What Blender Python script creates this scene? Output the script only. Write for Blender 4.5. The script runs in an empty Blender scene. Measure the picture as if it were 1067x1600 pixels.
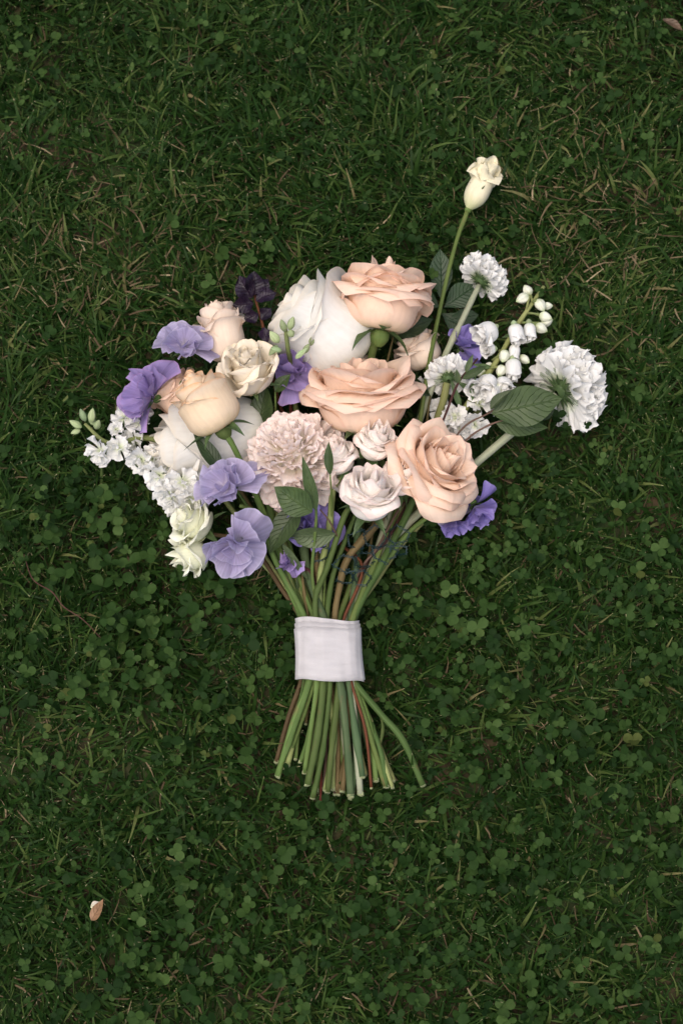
import bpy, math, random
import numpy as np
from mathutils import Vector, Matrix

# ------------------------------------------------------------------ camera, sky, sun, exposure
SC = bpy.context.scene
COL = SC.collection
R_ = math.radians
CAM_D, TILT, FOCAL = 1.30, 13.0, 58.5
TGT = Vector((0, 0, 0.03))
cam_d = bpy.data.cameras.new("camera")
cam = bpy.data.objects.new("camera", cam_d)
COL.objects.link(cam)
cam.location = TGT + Vector((0, -CAM_D * math.sin(R_(TILT)), CAM_D * math.cos(R_(TILT))))
cam.rotation_euler = (R_(TILT), 0, 0)
cam_d.sensor_fit = 'VERTICAL'
cam_d.sensor_height = 36.0
cam_d.sensor_width = 24.0
cam_d.lens = FOCAL
cam_d.clip_start = 0.05
cam_d.clip_end = 200.0
cam_d.dof.use_dof = True
cam_d.dof.focus_distance = 1.25
cam_d.dof.aperture_fstop = 8.0
SC.camera = cam

SUN_EL, SUN_AZ = 76.0, -120.0      # soft high light, a little from the left and the near side
world = bpy.data.worlds.new("World")
SC.world = world
world.use_nodes = True
wn = world.node_tree.nodes
wl = world.node_tree.links
for n in list(wn):
    wn.remove(n)
sky = wn.new("ShaderNodeTexSky")
sky.sky_type = 'NISHITA'
sky.sun_disc = False
sky.sun_elevation = R_(SUN_EL)
sky.sun_rotation = R_(SUN_AZ)
sky.air_density = 1.0
sky.dust_density = 6.0
sky.ozone_density = 1.0
bg = wn.new("ShaderNodeBackground")
bg.inputs[1].default_value = 0.15
wo = wn.new("ShaderNodeOutputWorld")
wl.new(sky.outputs[0], bg.inputs[0])
wl.new(bg.outputs[0], wo.inputs[0])

sun_d = bpy.data.lights.new("sun", 'SUN')
sun_d.energy = 1.3
sun_d.angle = R_(75)
sun_d.color = (1.0, 0.935, 0.81)
sun = bpy.data.objects.new("sun", sun_d)
COL.objects.link(sun)
sd = Vector((math.sin(R_(SUN_AZ)) * math.cos(R_(SUN_EL)), math.cos(R_(SUN_AZ)) * math.cos(R_(SUN_EL)), math.sin(R_(SUN_EL))))
sun.rotation_euler = sd.to_track_quat('Z', 'Y').to_euler()

SC.view_settings.view_transform = 'Standard'
SC.view_settings.look = 'None'
SC.view_settings.exposure = 0.36
SC.view_settings.gamma = 1.0
SC.view_settings.use_curve_mapping = False
SC.render.engine = 'CYCLES'
SC.cycles.max_bounces = 8
SC.cycles.diffuse_bounces = 4
SC.cycles.transmission_bounces = 4
SC.cycles.use_denoising = True

# ------------------------------------------------------------------ placing helpers
W_, H_ = 1067.0, 1600.0
KPX = 36.0 / H_ / FOCAL
CR = Vector((1, 0, 0))
CU = Vector((0, math.cos(R_(TILT)), math.sin(R_(TILT))))
CB = Vector((0, -math.sin(R_(TILT)), math.cos(R_(TILT))))


def P(px, py, zc):
    """Point of the lawn scene at height zc (cm) seen near that spot of the picture."""
    d = CR * ((px - W_ / 2) * KPX) + CU * ((H_ / 2 - py) * KPX) - CB
    t = (zc * 0.01 - cam.location.z) / d.z
    return cam.location + d * t


def pxm(px, zc=5.0):
    return px * KPX * (CAM_D + 0.03 - zc * 0.01)


def axis_dir(ang, el):
    a, e = R_(ang), R_(el)
    return (CR * math.cos(a) + CU * math.sin(a)) * math.cos(e) + CB * math.sin(e)


def frame(ang, el, roll=0.0):
    z = axis_dir(ang, el).normalized()
    x = CB - z * CB.dot(z)
    if x.length < 0.05:
        x = CU - z * CU.dot(z)
    x.normalize()
    y = z.cross(x)
    c, s = math.cos(R_(roll)), math.sin(R_(roll))
    x2 = x * c + y * s
    y2 = y * c - x * s
    m = Matrix.Identity(4)
    for i in range(3):
        m[i][0], m[i][1], m[i][2] = x2[i], y2[i], z[i]
    return m


# ------------------------------------------------------------------ object helpers
def thing(name, label, cat, mat4=None, group=None):
    o = bpy.data.objects.new(name, None)
    o.empty_display_size = 0.01
    COL.objects.link(o)
    if mat4 is not None:
        o.matrix_basis = mat4
    o["label"] = label
    o["category"] = cat
    if group:
        o["group"] = group
    return o


def part(name, mesh, parent, mat4=None):
    o = bpy.data.objects.new(name, mesh)
    COL.objects.link(o)
    o.parent = parent
    if mat4 is not None:
        o.matrix_basis = mat4
    return o


def hub(name, parent, mat4):
    o = bpy.data.objects.new(name, None)
    o.empty_display_size = 0.005
    COL.objects.link(o)
    o.parent = parent
    o.matrix_basis = mat4
    return o


def grid_mesh(name, pts, mat, closed_u=False):
    """pts[nv][nu] -> smooth mesh with UV (u across, v along)."""
    pts = np.asarray(pts, dtype=float)
    nv, nu = pts.shape[:2]
    vs = pts.reshape(-1, 3)
    faces, uvs = [], []
    m = nu if closed_u else nu - 1
    for j in range(nv - 1):
        for i in range(m):
            a, b = j * nu + i, j * nu + (i + 1) % nu
            faces.append((a, b, b + nu, a + nu))
            u0, u1, v0, v1 = i / m, (i + 1) / m, j / (nv - 1), (j + 1) / (nv - 1)
            uvs += [(u0, v0), (u1, v0), (u1, v1), (u0, v1)]
    me = bpy.data.meshes.new(name)
    me.from_pydata(vs.tolist(), [], faces)
    uv = me.uv_layers.new(name="UVMap")
    uv.data.foreach_set("uv", np.array(uvs, dtype=np.float32).ravel())
    me.polygons.foreach_set("use_smooth", np.ones(len(faces), dtype=bool))
    me.materials.append(mat)
    me.update()
    return me


def sstep(a, b, x):
    t = np.clip((x - a) / (b - a), 0, 1)
    return t * t * (3 - 2 * t)


# ------------------------------------------------------------------ materials
def new_mat(name):
    m = bpy.data.materials.new(name)
    m.use_nodes = True
    nt = m.node_tree
    for n in list(nt.nodes):
        nt.nodes.remove(n)
    return m, nt


def N(nt, t, **kw):
    n = nt.nodes.new(t)
    for k, v in kw.items():
        setattr(n, k, v)
    return n


def ramp(nt, fac, stops):
    r = N(nt, "ShaderNodeValToRGB")
    e = r.color_ramp.elements
    while len(e) < len(stops):
        e.new(0.5)
    for i, (p, c) in enumerate(stops):
        e[i].position = p
        e[i].color = (*c, 1) if len(c) == 3 else c
    nt.links.new(fac, r.inputs[0])
    return r.outputs[0]


def mixc(nt, fac, a, b, mode='MIX'):
    n = N(nt, "ShaderNodeMix", data_type='RGBA', blend_type=mode)
    if isinstance(fac, (int, float)):
        n.inputs[0].default_value = fac
    else:
        nt.links.new(fac, n.inputs[0])
    for k, x in ((6, a), (7, b)):
        if isinstance(x, (tuple, list)):
            n.inputs[k].default_value = (*x, 1) if len(x) == 3 else x
        else:
            nt.links.new(x, n.inputs[k])
    return n.outputs[2]


def math_n(nt, op, a, b=None):
    n = N(nt, "ShaderNodeMath", operation=op)
    for i, x in enumerate((a, b)):
        if x is None:
            continue
        if isinstance(x, (int, float)):
            n.inputs[i].default_value = x
        else:
            nt.links.new(x, n.inputs[i])
    return n.outputs[0]


def thin_shader(nt, col, rough, trans, bump=None, spec=0.3, tcol=None, sheen=0.0):
    p = N(nt, "ShaderNodeBsdfPrincipled")
    nt.links.new(col, p.inputs["Base Color"])
    p.inputs["Roughness"].default_value = rough
    p.inputs["Specular IOR Level"].default_value = spec
    if sheen:
        p.inputs["Sheen Weight"].default_value = sheen
    t = N(nt, "ShaderNodeBsdfTranslucent")
    nt.links.new(tcol if tcol is not None else col, t.inputs[0])
    if bump is not None:
        nt.links.new(bump, p.inputs["Normal"])
        nt.links.new(bump, t.inputs["Normal"])
    mx = N(nt, "ShaderNodeMixShader")
    mx.inputs[0].default_value = trans
    nt.links.new(p.outputs[0], mx.inputs[1])
    nt.links.new(t.outputs[0], mx.inputs[2])
    o = N(nt, "ShaderNodeOutputMaterial")
    nt.links.new(mx.outputs[0], o.inputs[0])


def petal_mat(name, base, mid, edge, trans=0.28, vein=0.25, blotch=0.12, rimcol=None, rough=0.6, streak=(28, 1.4)):
    """Petal tissue: base tint, body, margin; fine lengthwise veins and soft blotches."""
    m, nt = new_mat(name)
    uv = N(nt, "ShaderNodeUVMap")
    sep = N(nt, "ShaderNodeSeparateXYZ")
    nt.links.new(uv.outputs[0], sep.inputs[0])
    tc = N(nt, "ShaderNodeTexCoord")
    nz = N(nt, "ShaderNodeTexNoise")
    nz.inputs["Scale"].default_value = 90
    nz.inputs["Detail"].default_value = 3
    nt.links.new(tc.outputs["Object"], nz.inputs["Vector"])
    vv = math_n(nt, 'ADD', sep.outputs[1], math_n(nt, 'MULTIPLY', math_n(nt, 'SUBTRACT', nz.outputs[0], 0.5), 0.25))
    col = ramp(nt, vv, [(0.0, base), (0.42, mid), (0.80, mid), (1.0, edge)])
    # lengthwise veins
    mp = N(nt, "ShaderNodeMapping")
    mp.inputs["Scale"].default_value = (streak[0], streak[1], 1)
    nt.links.new(uv.outputs[0], mp.inputs[0])
    vn = N(nt, "ShaderNodeTexNoise")
    vn.inputs["Scale"].default_value = 1.0
    vn.inputs["Detail"].default_value = 2
    nt.links.new(mp.outputs[0], vn.inputs["Vector"])
    vr = ramp(nt, vn.outputs[0], [(0.35, (1 - vein,) * 3), (0.6, (1, 1, 1))])
    col = mixc(nt, 0.55, col, vr, 'MULTIPLY')
    # blotches and per-petal tone
    oi = N(nt, "ShaderNodeObjectInfo")
    nb = N(nt, "ShaderNodeTexNoise")
    nb.inputs["Scale"].default_value = 160
    nb.inputs["Detail"].default_value = 4
    nt.links.new(tc.outputs["Object"], nb.inputs["Vector"])
    br = ramp(nt, nb.outputs[0], [(0.3, (1 - blotch * .5, 1 - blotch * .65, 1 - blotch * .8)), (0.65, (1, 1, 1))])
    col = mixc(nt, 0.8, col, br, 'MULTIPLY')
    hs = N(nt, "ShaderNodeHueSaturation")
    nt.links.new(col, hs.inputs["Color"])
    hs.inputs["Saturation"].default_value = 1.0
    rr = N(nt, "ShaderNodeMapRange")
    rr.inputs[3].default_value = 0.95
    rr.inputs[4].default_value = 1.03
    nt.links.new(oi.outputs["Random"], rr.inputs[0])
    nt.links.new(rr.outputs[0], hs.inputs["Value"])
    col = hs.outputs[0]
    if rimcol is not None:
        # tinted or bruised margin
        au = math_n(nt, 'ABSOLUTE', math_n(nt, 'SUBTRACT', sep.outputs[0], 0.5))
        e = math_n(nt, 'MAXIMUM', math_n(nt, 'MULTIPLY', au, 2.0), sep.outputs[1])
        e = math_n(nt, 'ADD', e, math_n(nt, 'MULTIPLY', math_n(nt, 'SUBTRACT', nb.outputs[0], 0.5), 0.12))
        er = ramp(nt, e, [(0.94, (0, 0, 0)), (1.0, (0.8, 0.8, 0.8))])
        col = mixc(nt, er, col, rimcol)
    bp = N(nt, "ShaderNodeBump")
    bp.inputs["Strength"].default_value = 0.45
    bp.inputs["Distance"].default_value = 0.0007
    mp2 = N(nt, "ShaderNodeMapping")
    mp2.inputs["Scale"].default_value = (5.5, 1.1, 1)
    nt.links.new(uv.outputs[0], mp2.inputs[0])
    cr = N(nt, "ShaderNodeTexNoise")
    cr.inputs["Scale"].default_value = 1.3
    cr.inputs["Detail"].default_value = 5
    cr.inputs["Distortion"].default_value = 0.6
    rnd = N(nt, "ShaderNodeVectorMath", operation='ADD')
    cxx = N(nt, "ShaderNodeCombineXYZ")
    nt.links.new(math_n(nt, 'MULTIPLY', oi.outputs["Random"], 50.0), cxx.inputs[2])
    nt.links.new(mp2.outputs[0], rnd.inputs[0])
    nt.links.new(cxx.outputs[0], rnd.inputs[1])
    nt.links.new(rnd.outputs[0], cr.inputs["Vector"])
    hh = math_n(nt, 'ADD', math_n(nt, 'MULTIPLY', vn.outputs[0], 0.35), math_n(nt, 'MULTIPLY', cr.outputs[0], 2.2))
    nt.links.new(hh, bp.inputs["Height"])
    thin_shader(nt, col, rough, trans, bp.outputs[0], spec=0.12)
    return m


def leaf_mat(name, dark, light, vein, trans=0.22, rough=0.45, nveins=9, bumpd=0.0008, cell=False):
    m, nt = new_mat(name)
    uv = N(nt, "ShaderNodeUVMap")
    sep = N(nt, "ShaderNodeSeparateXYZ")
    nt.links.new(uv.outputs[0], sep.inputs[0])
    tc = N(nt, "ShaderNodeTexCoord")
    nz = N(nt, "ShaderNodeTexNoise")
    nz.inputs["Scale"].default_value = 110
    nz.inputs["Detail"].default_value = 5
    nt.links.new(tc.outputs["Object"], nz.inputs["Vector"])
    col = ramp(nt, nz.outputs[0], [(0.3, dark), (0.7, light)])
    au = math_n(nt, 'ABSOLUTE', math_n(nt, 'SUBTRACT', sep.outputs[0], 0.5))
    # side veins sweep forward from the midrib
    ph = math_n(nt, 'SUBTRACT', math_n(nt, 'MULTIPLY', sep.outputs[1], float(nveins)), math_n(nt, 'MULTIPLY', au, nveins * 0.55))
    ph = math_n(nt, 'ADD', ph, math_n(nt, 'MULTIPLY', nz.outputs[0], 0.9))
    fr = math_n(nt, 'FRACT', ph)
    tri = math_n(nt, 'ABSOLUTE', math_n(nt, 'SUBTRACT', fr, 0.5))
    v1 = ramp(nt, tri, [(0.0, (1, 1, 1)), (0.09, (0, 0, 0))])
    v2 = ramp(nt, au, [(0.0, (1, 1, 1)), (0.03, (0, 0, 0))])
    vm = mixc(nt, 1.0, v1, v2, 'LIGHTEN')
    vs = mixc(nt, 1.0, math_n(nt, 'MULTIPLY', vm, 0.30), (0, 0, 0), 'ADD')
    col = mixc(nt, vs, col, vein)
    oi = N(nt, "ShaderNodeObjectInfo")
    hs = N(nt, "ShaderNodeHueSaturation")
    rr = N(nt, "ShaderNodeMapRange")
    rr.inputs[3].default_value = 0.8
    rr.inputs[4].default_value = 1.2
    nt.links.new(oi.outputs["Random"], rr.inputs[0])
    nt.links.new(rr.outputs[0], hs.inputs["Value"])
    nt.links.new(col, hs.inputs["Color"])
    bp = N(nt, "ShaderNodeBump")
    bp.inputs["Strength"].default_value = 0.7
    bp.inputs["Distance"].default_value = bumpd
    hgt = math_n(nt, 'SUBTRACT', nz.outputs[0], vm)
    nt.links.new(hgt, bp.inputs["Height"])
    thin_shader(nt, hs.outputs[0], rough, trans, bp.outputs[0], spec=0.4)
    return m


def stem_mat(name, c1, c2, rough=0.6, scale=(60, 5)):
    m, nt = new_mat(name)
    uv = N(nt, "ShaderNodeUVMap")
    mp = N(nt, "ShaderNodeMapping")
    mp.inputs["Scale"].default_value = (12, 2.2, 1)
    nt.links.new(uv.outputs[0], mp.inputs[0])
    tc = N(nt, "ShaderNodeTexCoord")
    n1 = N(nt, "ShaderNodeTexNoise")
    n1.inputs["Scale"].default_value = 1.0
    n1.inputs["Detail"].default_value = 4
    nt.links.new(mp.outputs[0], n1.inputs["Vector"])
    n2 = N(nt, "ShaderNodeTexNoise")
    n2.inputs["Scale"].default_value = 45
    n2.inputs["Detail"].default_value = 4
    nt.links.new(tc.outputs["Object"], n2.inputs["Vector"])
    f = math_n(nt, 'ADD', math_n(nt, 'MULTIPLY', n1.outputs[0], 0.5), math_n(nt, 'MULTIPLY', n2.outputs[0], 0.5))
    col = ramp(nt, f, [(0.34, c1), (0.64, c2)])
    # brown scuffs, and each stem its own tone, paler towards the cut
    n3 = N(nt, "ShaderNodeTexNoise")
    n3.inputs["Scale"].default_value = 1.0
    n3.inputs["Detail"].default_value = 3
    mp3 = N(nt, "ShaderNodeMapping")
    mp3.inputs["Scale"].default_value = (5, 26, 1)
    nt.links.new(uv.outputs[0], mp3.inputs[0])
    oi = N(nt, "ShaderNodeObjectInfo")
    ad = N(nt, "ShaderNodeVectorMath", operation='ADD')
    cx = N(nt, "ShaderNodeCombineXYZ")
    for q in range(3):
        nt.links.new(math_n(nt, 'MULTIPLY', oi.outputs["Random"], 40.0 + 13 * q), cx.inputs[q])
    nt.links.new(mp3.outputs[0], ad.inputs[0])
    nt.links.new(cx.outputs[0], ad.inputs[1])
    nt.links.new(ad.outputs[0], n3.inputs["Vector"])
    sp = ramp(nt, n3.outputs[0], [(0.60, (0, 0, 0)), (0.72, (0.55, 0.55, 0.55))])
    col = mixc(nt, sp, col, (0.13, 0.085, 0.04))
    hs = N(nt, "ShaderNodeHueSaturation")
    mr = N(nt, "ShaderNodeMapRange")
    mr.inputs[3].default_value = 0.62
    mr.inputs[4].default_value = 1.22
    nt.links.new(oi.outputs["Random"], mr.inputs[0])
    nt.links.new(mr.outputs[0], hs.inputs["Value"])
    hr = N(nt, "ShaderNodeMapRange")
    hr.inputs[3].default_value = 0.475
    hr.inputs[4].default_value = 0.515
    nt.links.new(math_n(nt, 'FRACT', math_n(nt, 'MULTIPLY', oi.outputs["Random"], 17.0)), hr.inputs[0])
    nt.links.new(hr.outputs[0], hs.inputs["Hue"])
    nt.links.new(col, hs.inputs["Color"])
    col = hs.outputs[0]
    p = N(nt, "ShaderNodeBsdfPrincipled")
    nt.links.new(col, p.inputs["Base Color"])
    p.inputs["Roughness"].default_value = rough
    p.inputs["Specular IOR Level"].default_value = 0.12
    bp = N(nt, "ShaderNodeBump")
    bp.inputs["Strength"].default_value = 0.7
    bp.inputs["Distance"].default_value = 0.0006
    nt.links.new(f, bp.inputs["Height"])
    nt.links.new(bp.outputs[0], p.inputs["Normal"])
    o = N(nt, "ShaderNodeOutputMaterial")
    nt.links.new(p.outputs[0], o.inputs[0])
    return m


def plain_mat(name, col, rough=0.6, spec=0.3, noise=0.25, scale=200):
    m, nt = new_mat(name)
    tc = N(nt, "ShaderNodeTexCoord")
    nz = N(nt, "ShaderNodeTexNoise")
    nz.inputs["Scale"].default_value = scale
    nz.inputs["Detail"].default_value = 4
    nt.links.new(tc.outputs["Object"], nz.inputs["Vector"])
    c = ramp(nt, nz.outputs[0], [(0.3, tuple(x * (1 - noise) for x in col)), (0.7, tuple(min(1, x * (1 + noise * 0.4)) for x in col))])
    p = N(nt, "ShaderNodeBsdfPrincipled")
    nt.links.new(c, p.inputs["Base Color"])
    p.inputs["Roughness"].default_value = rough
    p.inputs["Specular IOR Level"].default_value = spec
    bp = N(nt, "ShaderNodeBump")
    bp.inputs["Strength"].default_value = 0.4
    bp.inputs["Distance"].default_value = 0.0005
    nt.links.new(nz.outputs[0], bp.inputs["Height"])
    nt.links.new(bp.outputs[0], p.inputs["Normal"])
    o = N(nt, "ShaderNodeOutputMaterial")
    nt.links.new(p.outputs[0], o.inputs[0])
    return m


def blade_mat(name, stops, trans, rough=0.45, tip=None, spec=0.35):
    """Grass or clover: colour from the per-blade attribute 'tone', dried tip from attribute 'along'."""
    m, nt = new_mat(name)
    at = N(nt, "ShaderNodeAttribute", attribute_name="tone")
    col = ramp(nt, at.outputs["Fac"], stops)
    al = N(nt, "ShaderNodeAttribute", attribute_name="along")
    if tip is not None:
        f = ramp(nt, al.outputs["Fac"], [(0.93, (0, 0, 0)), (1.0, (0.8, 0.8, 0.8))])
        # only some blades carry a dried tip
        sel = ramp(nt, math_n(nt, 'FRACT', math_n(nt, 'MULTIPLY', at.outputs["Fac"], 37.0)), [(0.62, (0, 0, 0)), (0.66, (1, 1, 1))])
        col = mixc(nt, mixc(nt, 1.0, f, sel, 'MULTIPLY'), col, tip)
    tc = N(nt, "ShaderNodeTexCoord")
    nz = N(nt, "ShaderNodeTexNoise")
    nz.inputs["Scale"].default_value = 240
    nz.inputs["Detail"].default_value = 3
    nt.links.new(tc.outputs["Object"], nz.inputs["Vector"])
    c2 = ramp(nt, nz.outputs[0], [(0.3, (0.72, 0.74, 0.68)), (0.7, (1.1, 1.08, 1.05))])
    col = mixc(nt, 0.7, col, c2, 'MULTIPLY')
    thin_shader(nt, col, rough, trans, None, spec=spec)
    return m


PEACH = petal_mat("peach_petal", (0.94, 0.82, 0.52), (0.96, 0.745, 0.59), (0.96, 0.765, 0.63), trans=0.36, vein=0.10, rimcol=(0.94, 0.66, 0.52))
PALEPEACH = petal_mat("pale_peach_petal", (0.88, 0.70, 0.48), (0.91, 0.78, 0.66), (0.91, 0.79, 0.69), trans=0.34, vein=0.09, rimcol=(0.84, 0.66, 0.54))
CREAMY = petal_mat("cream_bud_petal", (0.88, 0.70, 0.32), (0.91, 0.75, 0.55), (0.91, 0.76, 0.60), trans=0.34, vein=0.10, rimcol=(0.84, 0.50, 0.26))
WHITE = petal_mat("white_petal", (0.80, 0.82, 0.64), (0.87, 0.865, 0.835), (0.87, 0.855, 0.81), trans=0.34, vein=0.10, rimcol=(0.82, 0.75, 0.64))
BLUSH = petal_mat("blush_petal", (0.86, 0.86, 0.66), (0.94, 0.89, 0.84), (0.94, 0.86, 0.81), trans=0.34, vein=0.08, rimcol=(0.88, 0.70, 0.64))
LISI = petal_mat("lisianthus_petal", (0.80, 0.80, 0.52), (0.89, 0.81, 0.67), (0.89, 0.81, 0.70), trans=0.24, vein=0.08, rimcol=(0.80, 0.70, 0.50))
CREAMLIS = petal_mat("cream_lisianthus_petal", (0.70, 0.74, 0.40), (0.85, 0.79, 0.58), (0.86, 0.80, 0.60), trans=0.24, vein=0.12)
GREENWHITE = petal_mat("greenish_white_petal", (0.72, 0.78, 0.44), (0.85, 0.87, 0.68), (0.88, 0.88, 0.76), trans=0.24, vein=0.08)
POMPON = petal_mat("pink_pompon_petal", (0.94, 0.90, 0.74), (0.95, 0.86, 0.81), (0.95, 0.87, 0.84), trans=0.36, vein=0.10, streak=(14, 1.2), rimcol=(0.92, 0.70, 0.65))
SNOW = petal_mat("snow_white_petal", (0.68, 0.75, 0.50), (0.81, 0.81, 0.79), (0.83, 0.83, 0.82), trans=0.24, vein=0.08, streak=(14, 1.2))
LAV = petal_mat("lavender_petal", (0.66, 0.62, 0.72), (0.52, 0.465, 0.69), (0.56, 0.51, 0.72), trans=0.42, vein=0.34, blotch=0.16, streak=(34, 1.2), rimcol=(0.62, 0.57, 0.76))
PURP = petal_mat("purple_petal", (0.42, 0.34, 0.56), (0.33, 0.255, 0.53), (0.36, 0.29, 0.58), trans=0.24, vein=0.30, blotch=0.2, streak=(34, 1.2), rimcol=(0.38, 0.24, 0.46))
VIOLET = petal_mat("violet_petal", (0.40, 0.36, 0.62), (0.27, 0.22, 0.56), (0.33, 0.28, 0.62), trans=0.24, vein=0.3, blotch=0.2, streak=(34, 1.2))
LEAF = leaf_mat("leaf_green", (0.032, 0.058, 0.016), (0.058, 0.095, 0.028), (0.10, 0.14, 0.05))
LEAFPALE = leaf_mat("leaf_grey_green", (0.058, 0.086, 0.034), (0.092, 0.13, 0.056), (0.15, 0.20, 0.09))
LEAFDARK = leaf_mat("leaf_dark", (0.018, 0.036, 0.011), (0.032, 0.058, 0.019), (0.05, 0.085, 0.03))
LAWNLEAF = leaf_mat("lawn_weed_leaf", (0.0144, 0.0380, 0.0125), (0.0256, 0.0623, 0.0218), (0.0480, 0.0912, 0.0390))
PLUM = leaf_mat("plum_leaf", (0.008, 0.004, 0.012), (0.022, 0.009, 0.030), (0.060, 0.014, 0.045), nveins=7, bumpd=0.002)
SEPAL = leaf_mat("sepal_green", (0.0560, 0.1026, 0.0342), (0.0960, 0.1520, 0.0570), (0.1200, 0.1824, 0.0760), nveins=2)
MINT = stem_mat("pale_bud_green", (0.2080, 0.3040, 0.1368), (0.3680, 0.4408, 0.2584))
STEM_G = stem_mat("stem_green", (0.0540, 0.0957, 0.0231), (0.1008, 0.1551, 0.0462))
STEM_L = stem_mat("stem_lime", (0.1584, 0.1980, 0.0660), (0.2448, 0.2772, 0.1122))
STEM_B = stem_mat("stem_blue_green", (0.045, 0.085, 0.036), (0.090, 0.140, 0.065))
STEM_P = stem_mat("stem_pale", (0.2016, 0.2310, 0.1452), (0.3024, 0.3168, 0.2244))
STEM_O = stem_mat("stem_olive_brown", (0.0756, 0.0561, 0.0231), (0.1368, 0.1056, 0.0462))
STEM_R = stem_mat("stem_red_brown", (0.085, 0.026, 0.014), (0.15, 0.052, 0.026))
STEM_M = stem_mat("stem_maroon", (0.0396, 0.0145, 0.0145), (0.0792, 0.0363, 0.0297))
STEM_T = stem_mat("twig_brown", (0.0792, 0.0495, 0.0363), (0.1368, 0.0924, 0.0660))
CUT = plain_mat("cut_stem_pith", (0.30, 0.33, 0.17), 0.7, noise=0.35, scale=500)
WIRE = plain_mat("teal_wire", (0.006, 0.026, 0.03), 0.35, 0.5)
DRYLEAF = leaf_mat("dry_leaf", (0.20, 0.11, 0.055), (0.34, 0.20, 0.11), (0.16, 0.09, 0.045), nveins=5)
OLDLEAF = leaf_mat("withered_leaf", (0.07, 0.045, 0.025), (0.16, 0.10, 0.06), (0.05, 0.03, 0.02), nveins=5)
STAMEN = plain_mat("grey_green_stamen", (0.30, 0.34, 0.26), 0.7)


# ------------------------------------------------------------------ plant building blocks
def tube_mesh(name, pts, radii, mat, n=8, wob=0.05, seed=0, flat=1.0):
    """Tube through world points with Catmull-Rom smoothing; closed ends."""
    rng = random.Random(seed)
    pts = [Vector(p) for p in pts]
    ext = [pts[0] * 2 - pts[1]] + pts + [pts[-1] * 2 - pts[-2]]
    cs, rs = [], []
    sub = 6
    for i in range(1, len(ext) - 2):
        p0, p1, p2, p3 = ext[i - 1], ext[i], ext[i + 1], ext[i + 2]
        for k in range(sub):
            t = k / sub
            cs.append(0.5 * ((2 * p1) + (p2 - p0) * t + (2 * p0 - 5 * p1 + 4 * p2 - p3) * t * t + (3 * p1 - p0 - 3 * p2 + p3) * t ** 3))
            rs.append(radii[i - 1] * (1 - t) + radii[i] * t)
    cs.append(pts[-1])
    rs.append(radii[-1])
    nodes = [rng.uniform(0.15, 0.95) * len(cs) for _ in range(2)] if wob > 0.02 else []
    rings = []
    up = Vector((0.13, 0.21, 1)).normalized()
    ph = [rng.uniform(0, 6.28) for _ in range(3)]
    for i, c in enumerate(cs):
        d = (cs[min(i + 1, len(cs) - 1)] - cs[max(i - 1, 0)]).normalized()
        a = d.cross(up)
        if a.length < 1e-4:
            a = d.cross(Vector((1, 0, 0)))
        a.normalize()
        b = a.cross(d)
        rr = rs[i] * (1 + wob * math.sin(i * 0.9 + ph[0]) + wob * 0.6 * math.sin(i * 2.3 + ph[1]) + sum(0.34 * math.exp(-((i - k_) / 0.8) ** 2) for k_ in nodes))
        rings.append([c + (a * math.cos(2 * math.pi * k / n) + b * (flat * math.sin(2 * math.pi * k / n))) * rr for k in range(n)])
    d0 = (cs[1] - cs[0]).normalized()
    first = [cs[0] - d0 * rs[0] * 0.05] * n
    last = [cs[-1]] * n
    return grid_mesh(name, [first] + rings + [last], mat, closed_u=True), cs, rs


def to_local(me, root_m):
    me.transform(root_m.inverted())
    return me


def stem_part(root, rm, pts, radii, mat, name="stem", seed=0, cut=True, n=9, flat=1.0, parent=None, wob=0.05):
    """pts: list of (px, py, z cm); radii in px."""
    q, rq = [], []
    for i, (p_, x) in enumerate(zip(pts, radii)):
        if q and q[-1][1] < 1010 and q[-1][1] > 940 and p_[1] > 1040 and p_[0] > 420:
            q.append(((q[-1][0] + p_[0]) / 2, 1017, (q[-1][2] + p_[2]) / 2))
            rq.append(x)
        q.append(p_)
        rq.append(x)
    for i, (a, b, c) in enumerate(q):
        if 955 < b < 1078 and 420 < a < 610:
            dx, dz = (a - 514) / (49.5 - rq[i]), (c - 3.7) / (1.62 - rq[i] * 0.05)
            nn = math.hypot(dx, dz)
            if nn > 0.97:
                dx, dz = dx / nn * 0.97, dz / nn * 0.97
            q[i] = (514 + dx * (49.5 - rq[i]), b, 3.7 + dz * (1.62 - rq[i] * 0.05))
    kr = random.Random(seed * 7 + 3)
    for i, (a, b, c) in enumerate(q):
        if b > 1090 and 0 < i < len(q) - 1:
            q[i] = (a + kr.uniform(-4, 4), b + kr.uniform(-6, 6), c + kr.uniform(-.2, .2))
    thick = kr.uniform(0.88, 1.15)
    rq = [x * thick for x in rq]
    w = [P(*p_) for p_ in q]
    r = [pxm(x * 0.88, q[i][2]) for i, x in enumerate(rq)]
    me, cs, rs = tube_mesh(name, w, r, mat, n=n, seed=seed, flat=flat, wob=wob)
    o = part(name, to_local(me, rm), parent or root)
    if cut:
        # the snipped end: an oblique rough disc standing a little proud of the stem
        rng = random.Random(seed + 5)
        e = cs[-1]
        d = (cs[-1] - cs[-3]).normalized()
        nrm = (d + Vector((rng.uniform(-.35, .35), rng.uniform(-.25, .25), 0.45))).normalized()
        a = nrm.orthogonal().normalized()
        b = nrm.cross(a)
        rows = []
        for k, (q, off) in enumerate(((1.02, -0.0012), (1.0, 0.0012), (0.62, 0.0016), (0.3, 0.0008), (0.0, 0.0006))):
            rows.append([e + d * off + (a * math.cos(t * 0.785) + b * math.sin(t * 0.785)) * rs[-1] * q * (1 + rng.uniform(-.08, .08)) for t in range(8)])
        cm = grid_mesh("cut_end", rows, CUT, closed_u=True)
        part("cut_end", to_local(cm, rm), o)
    return o


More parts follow.
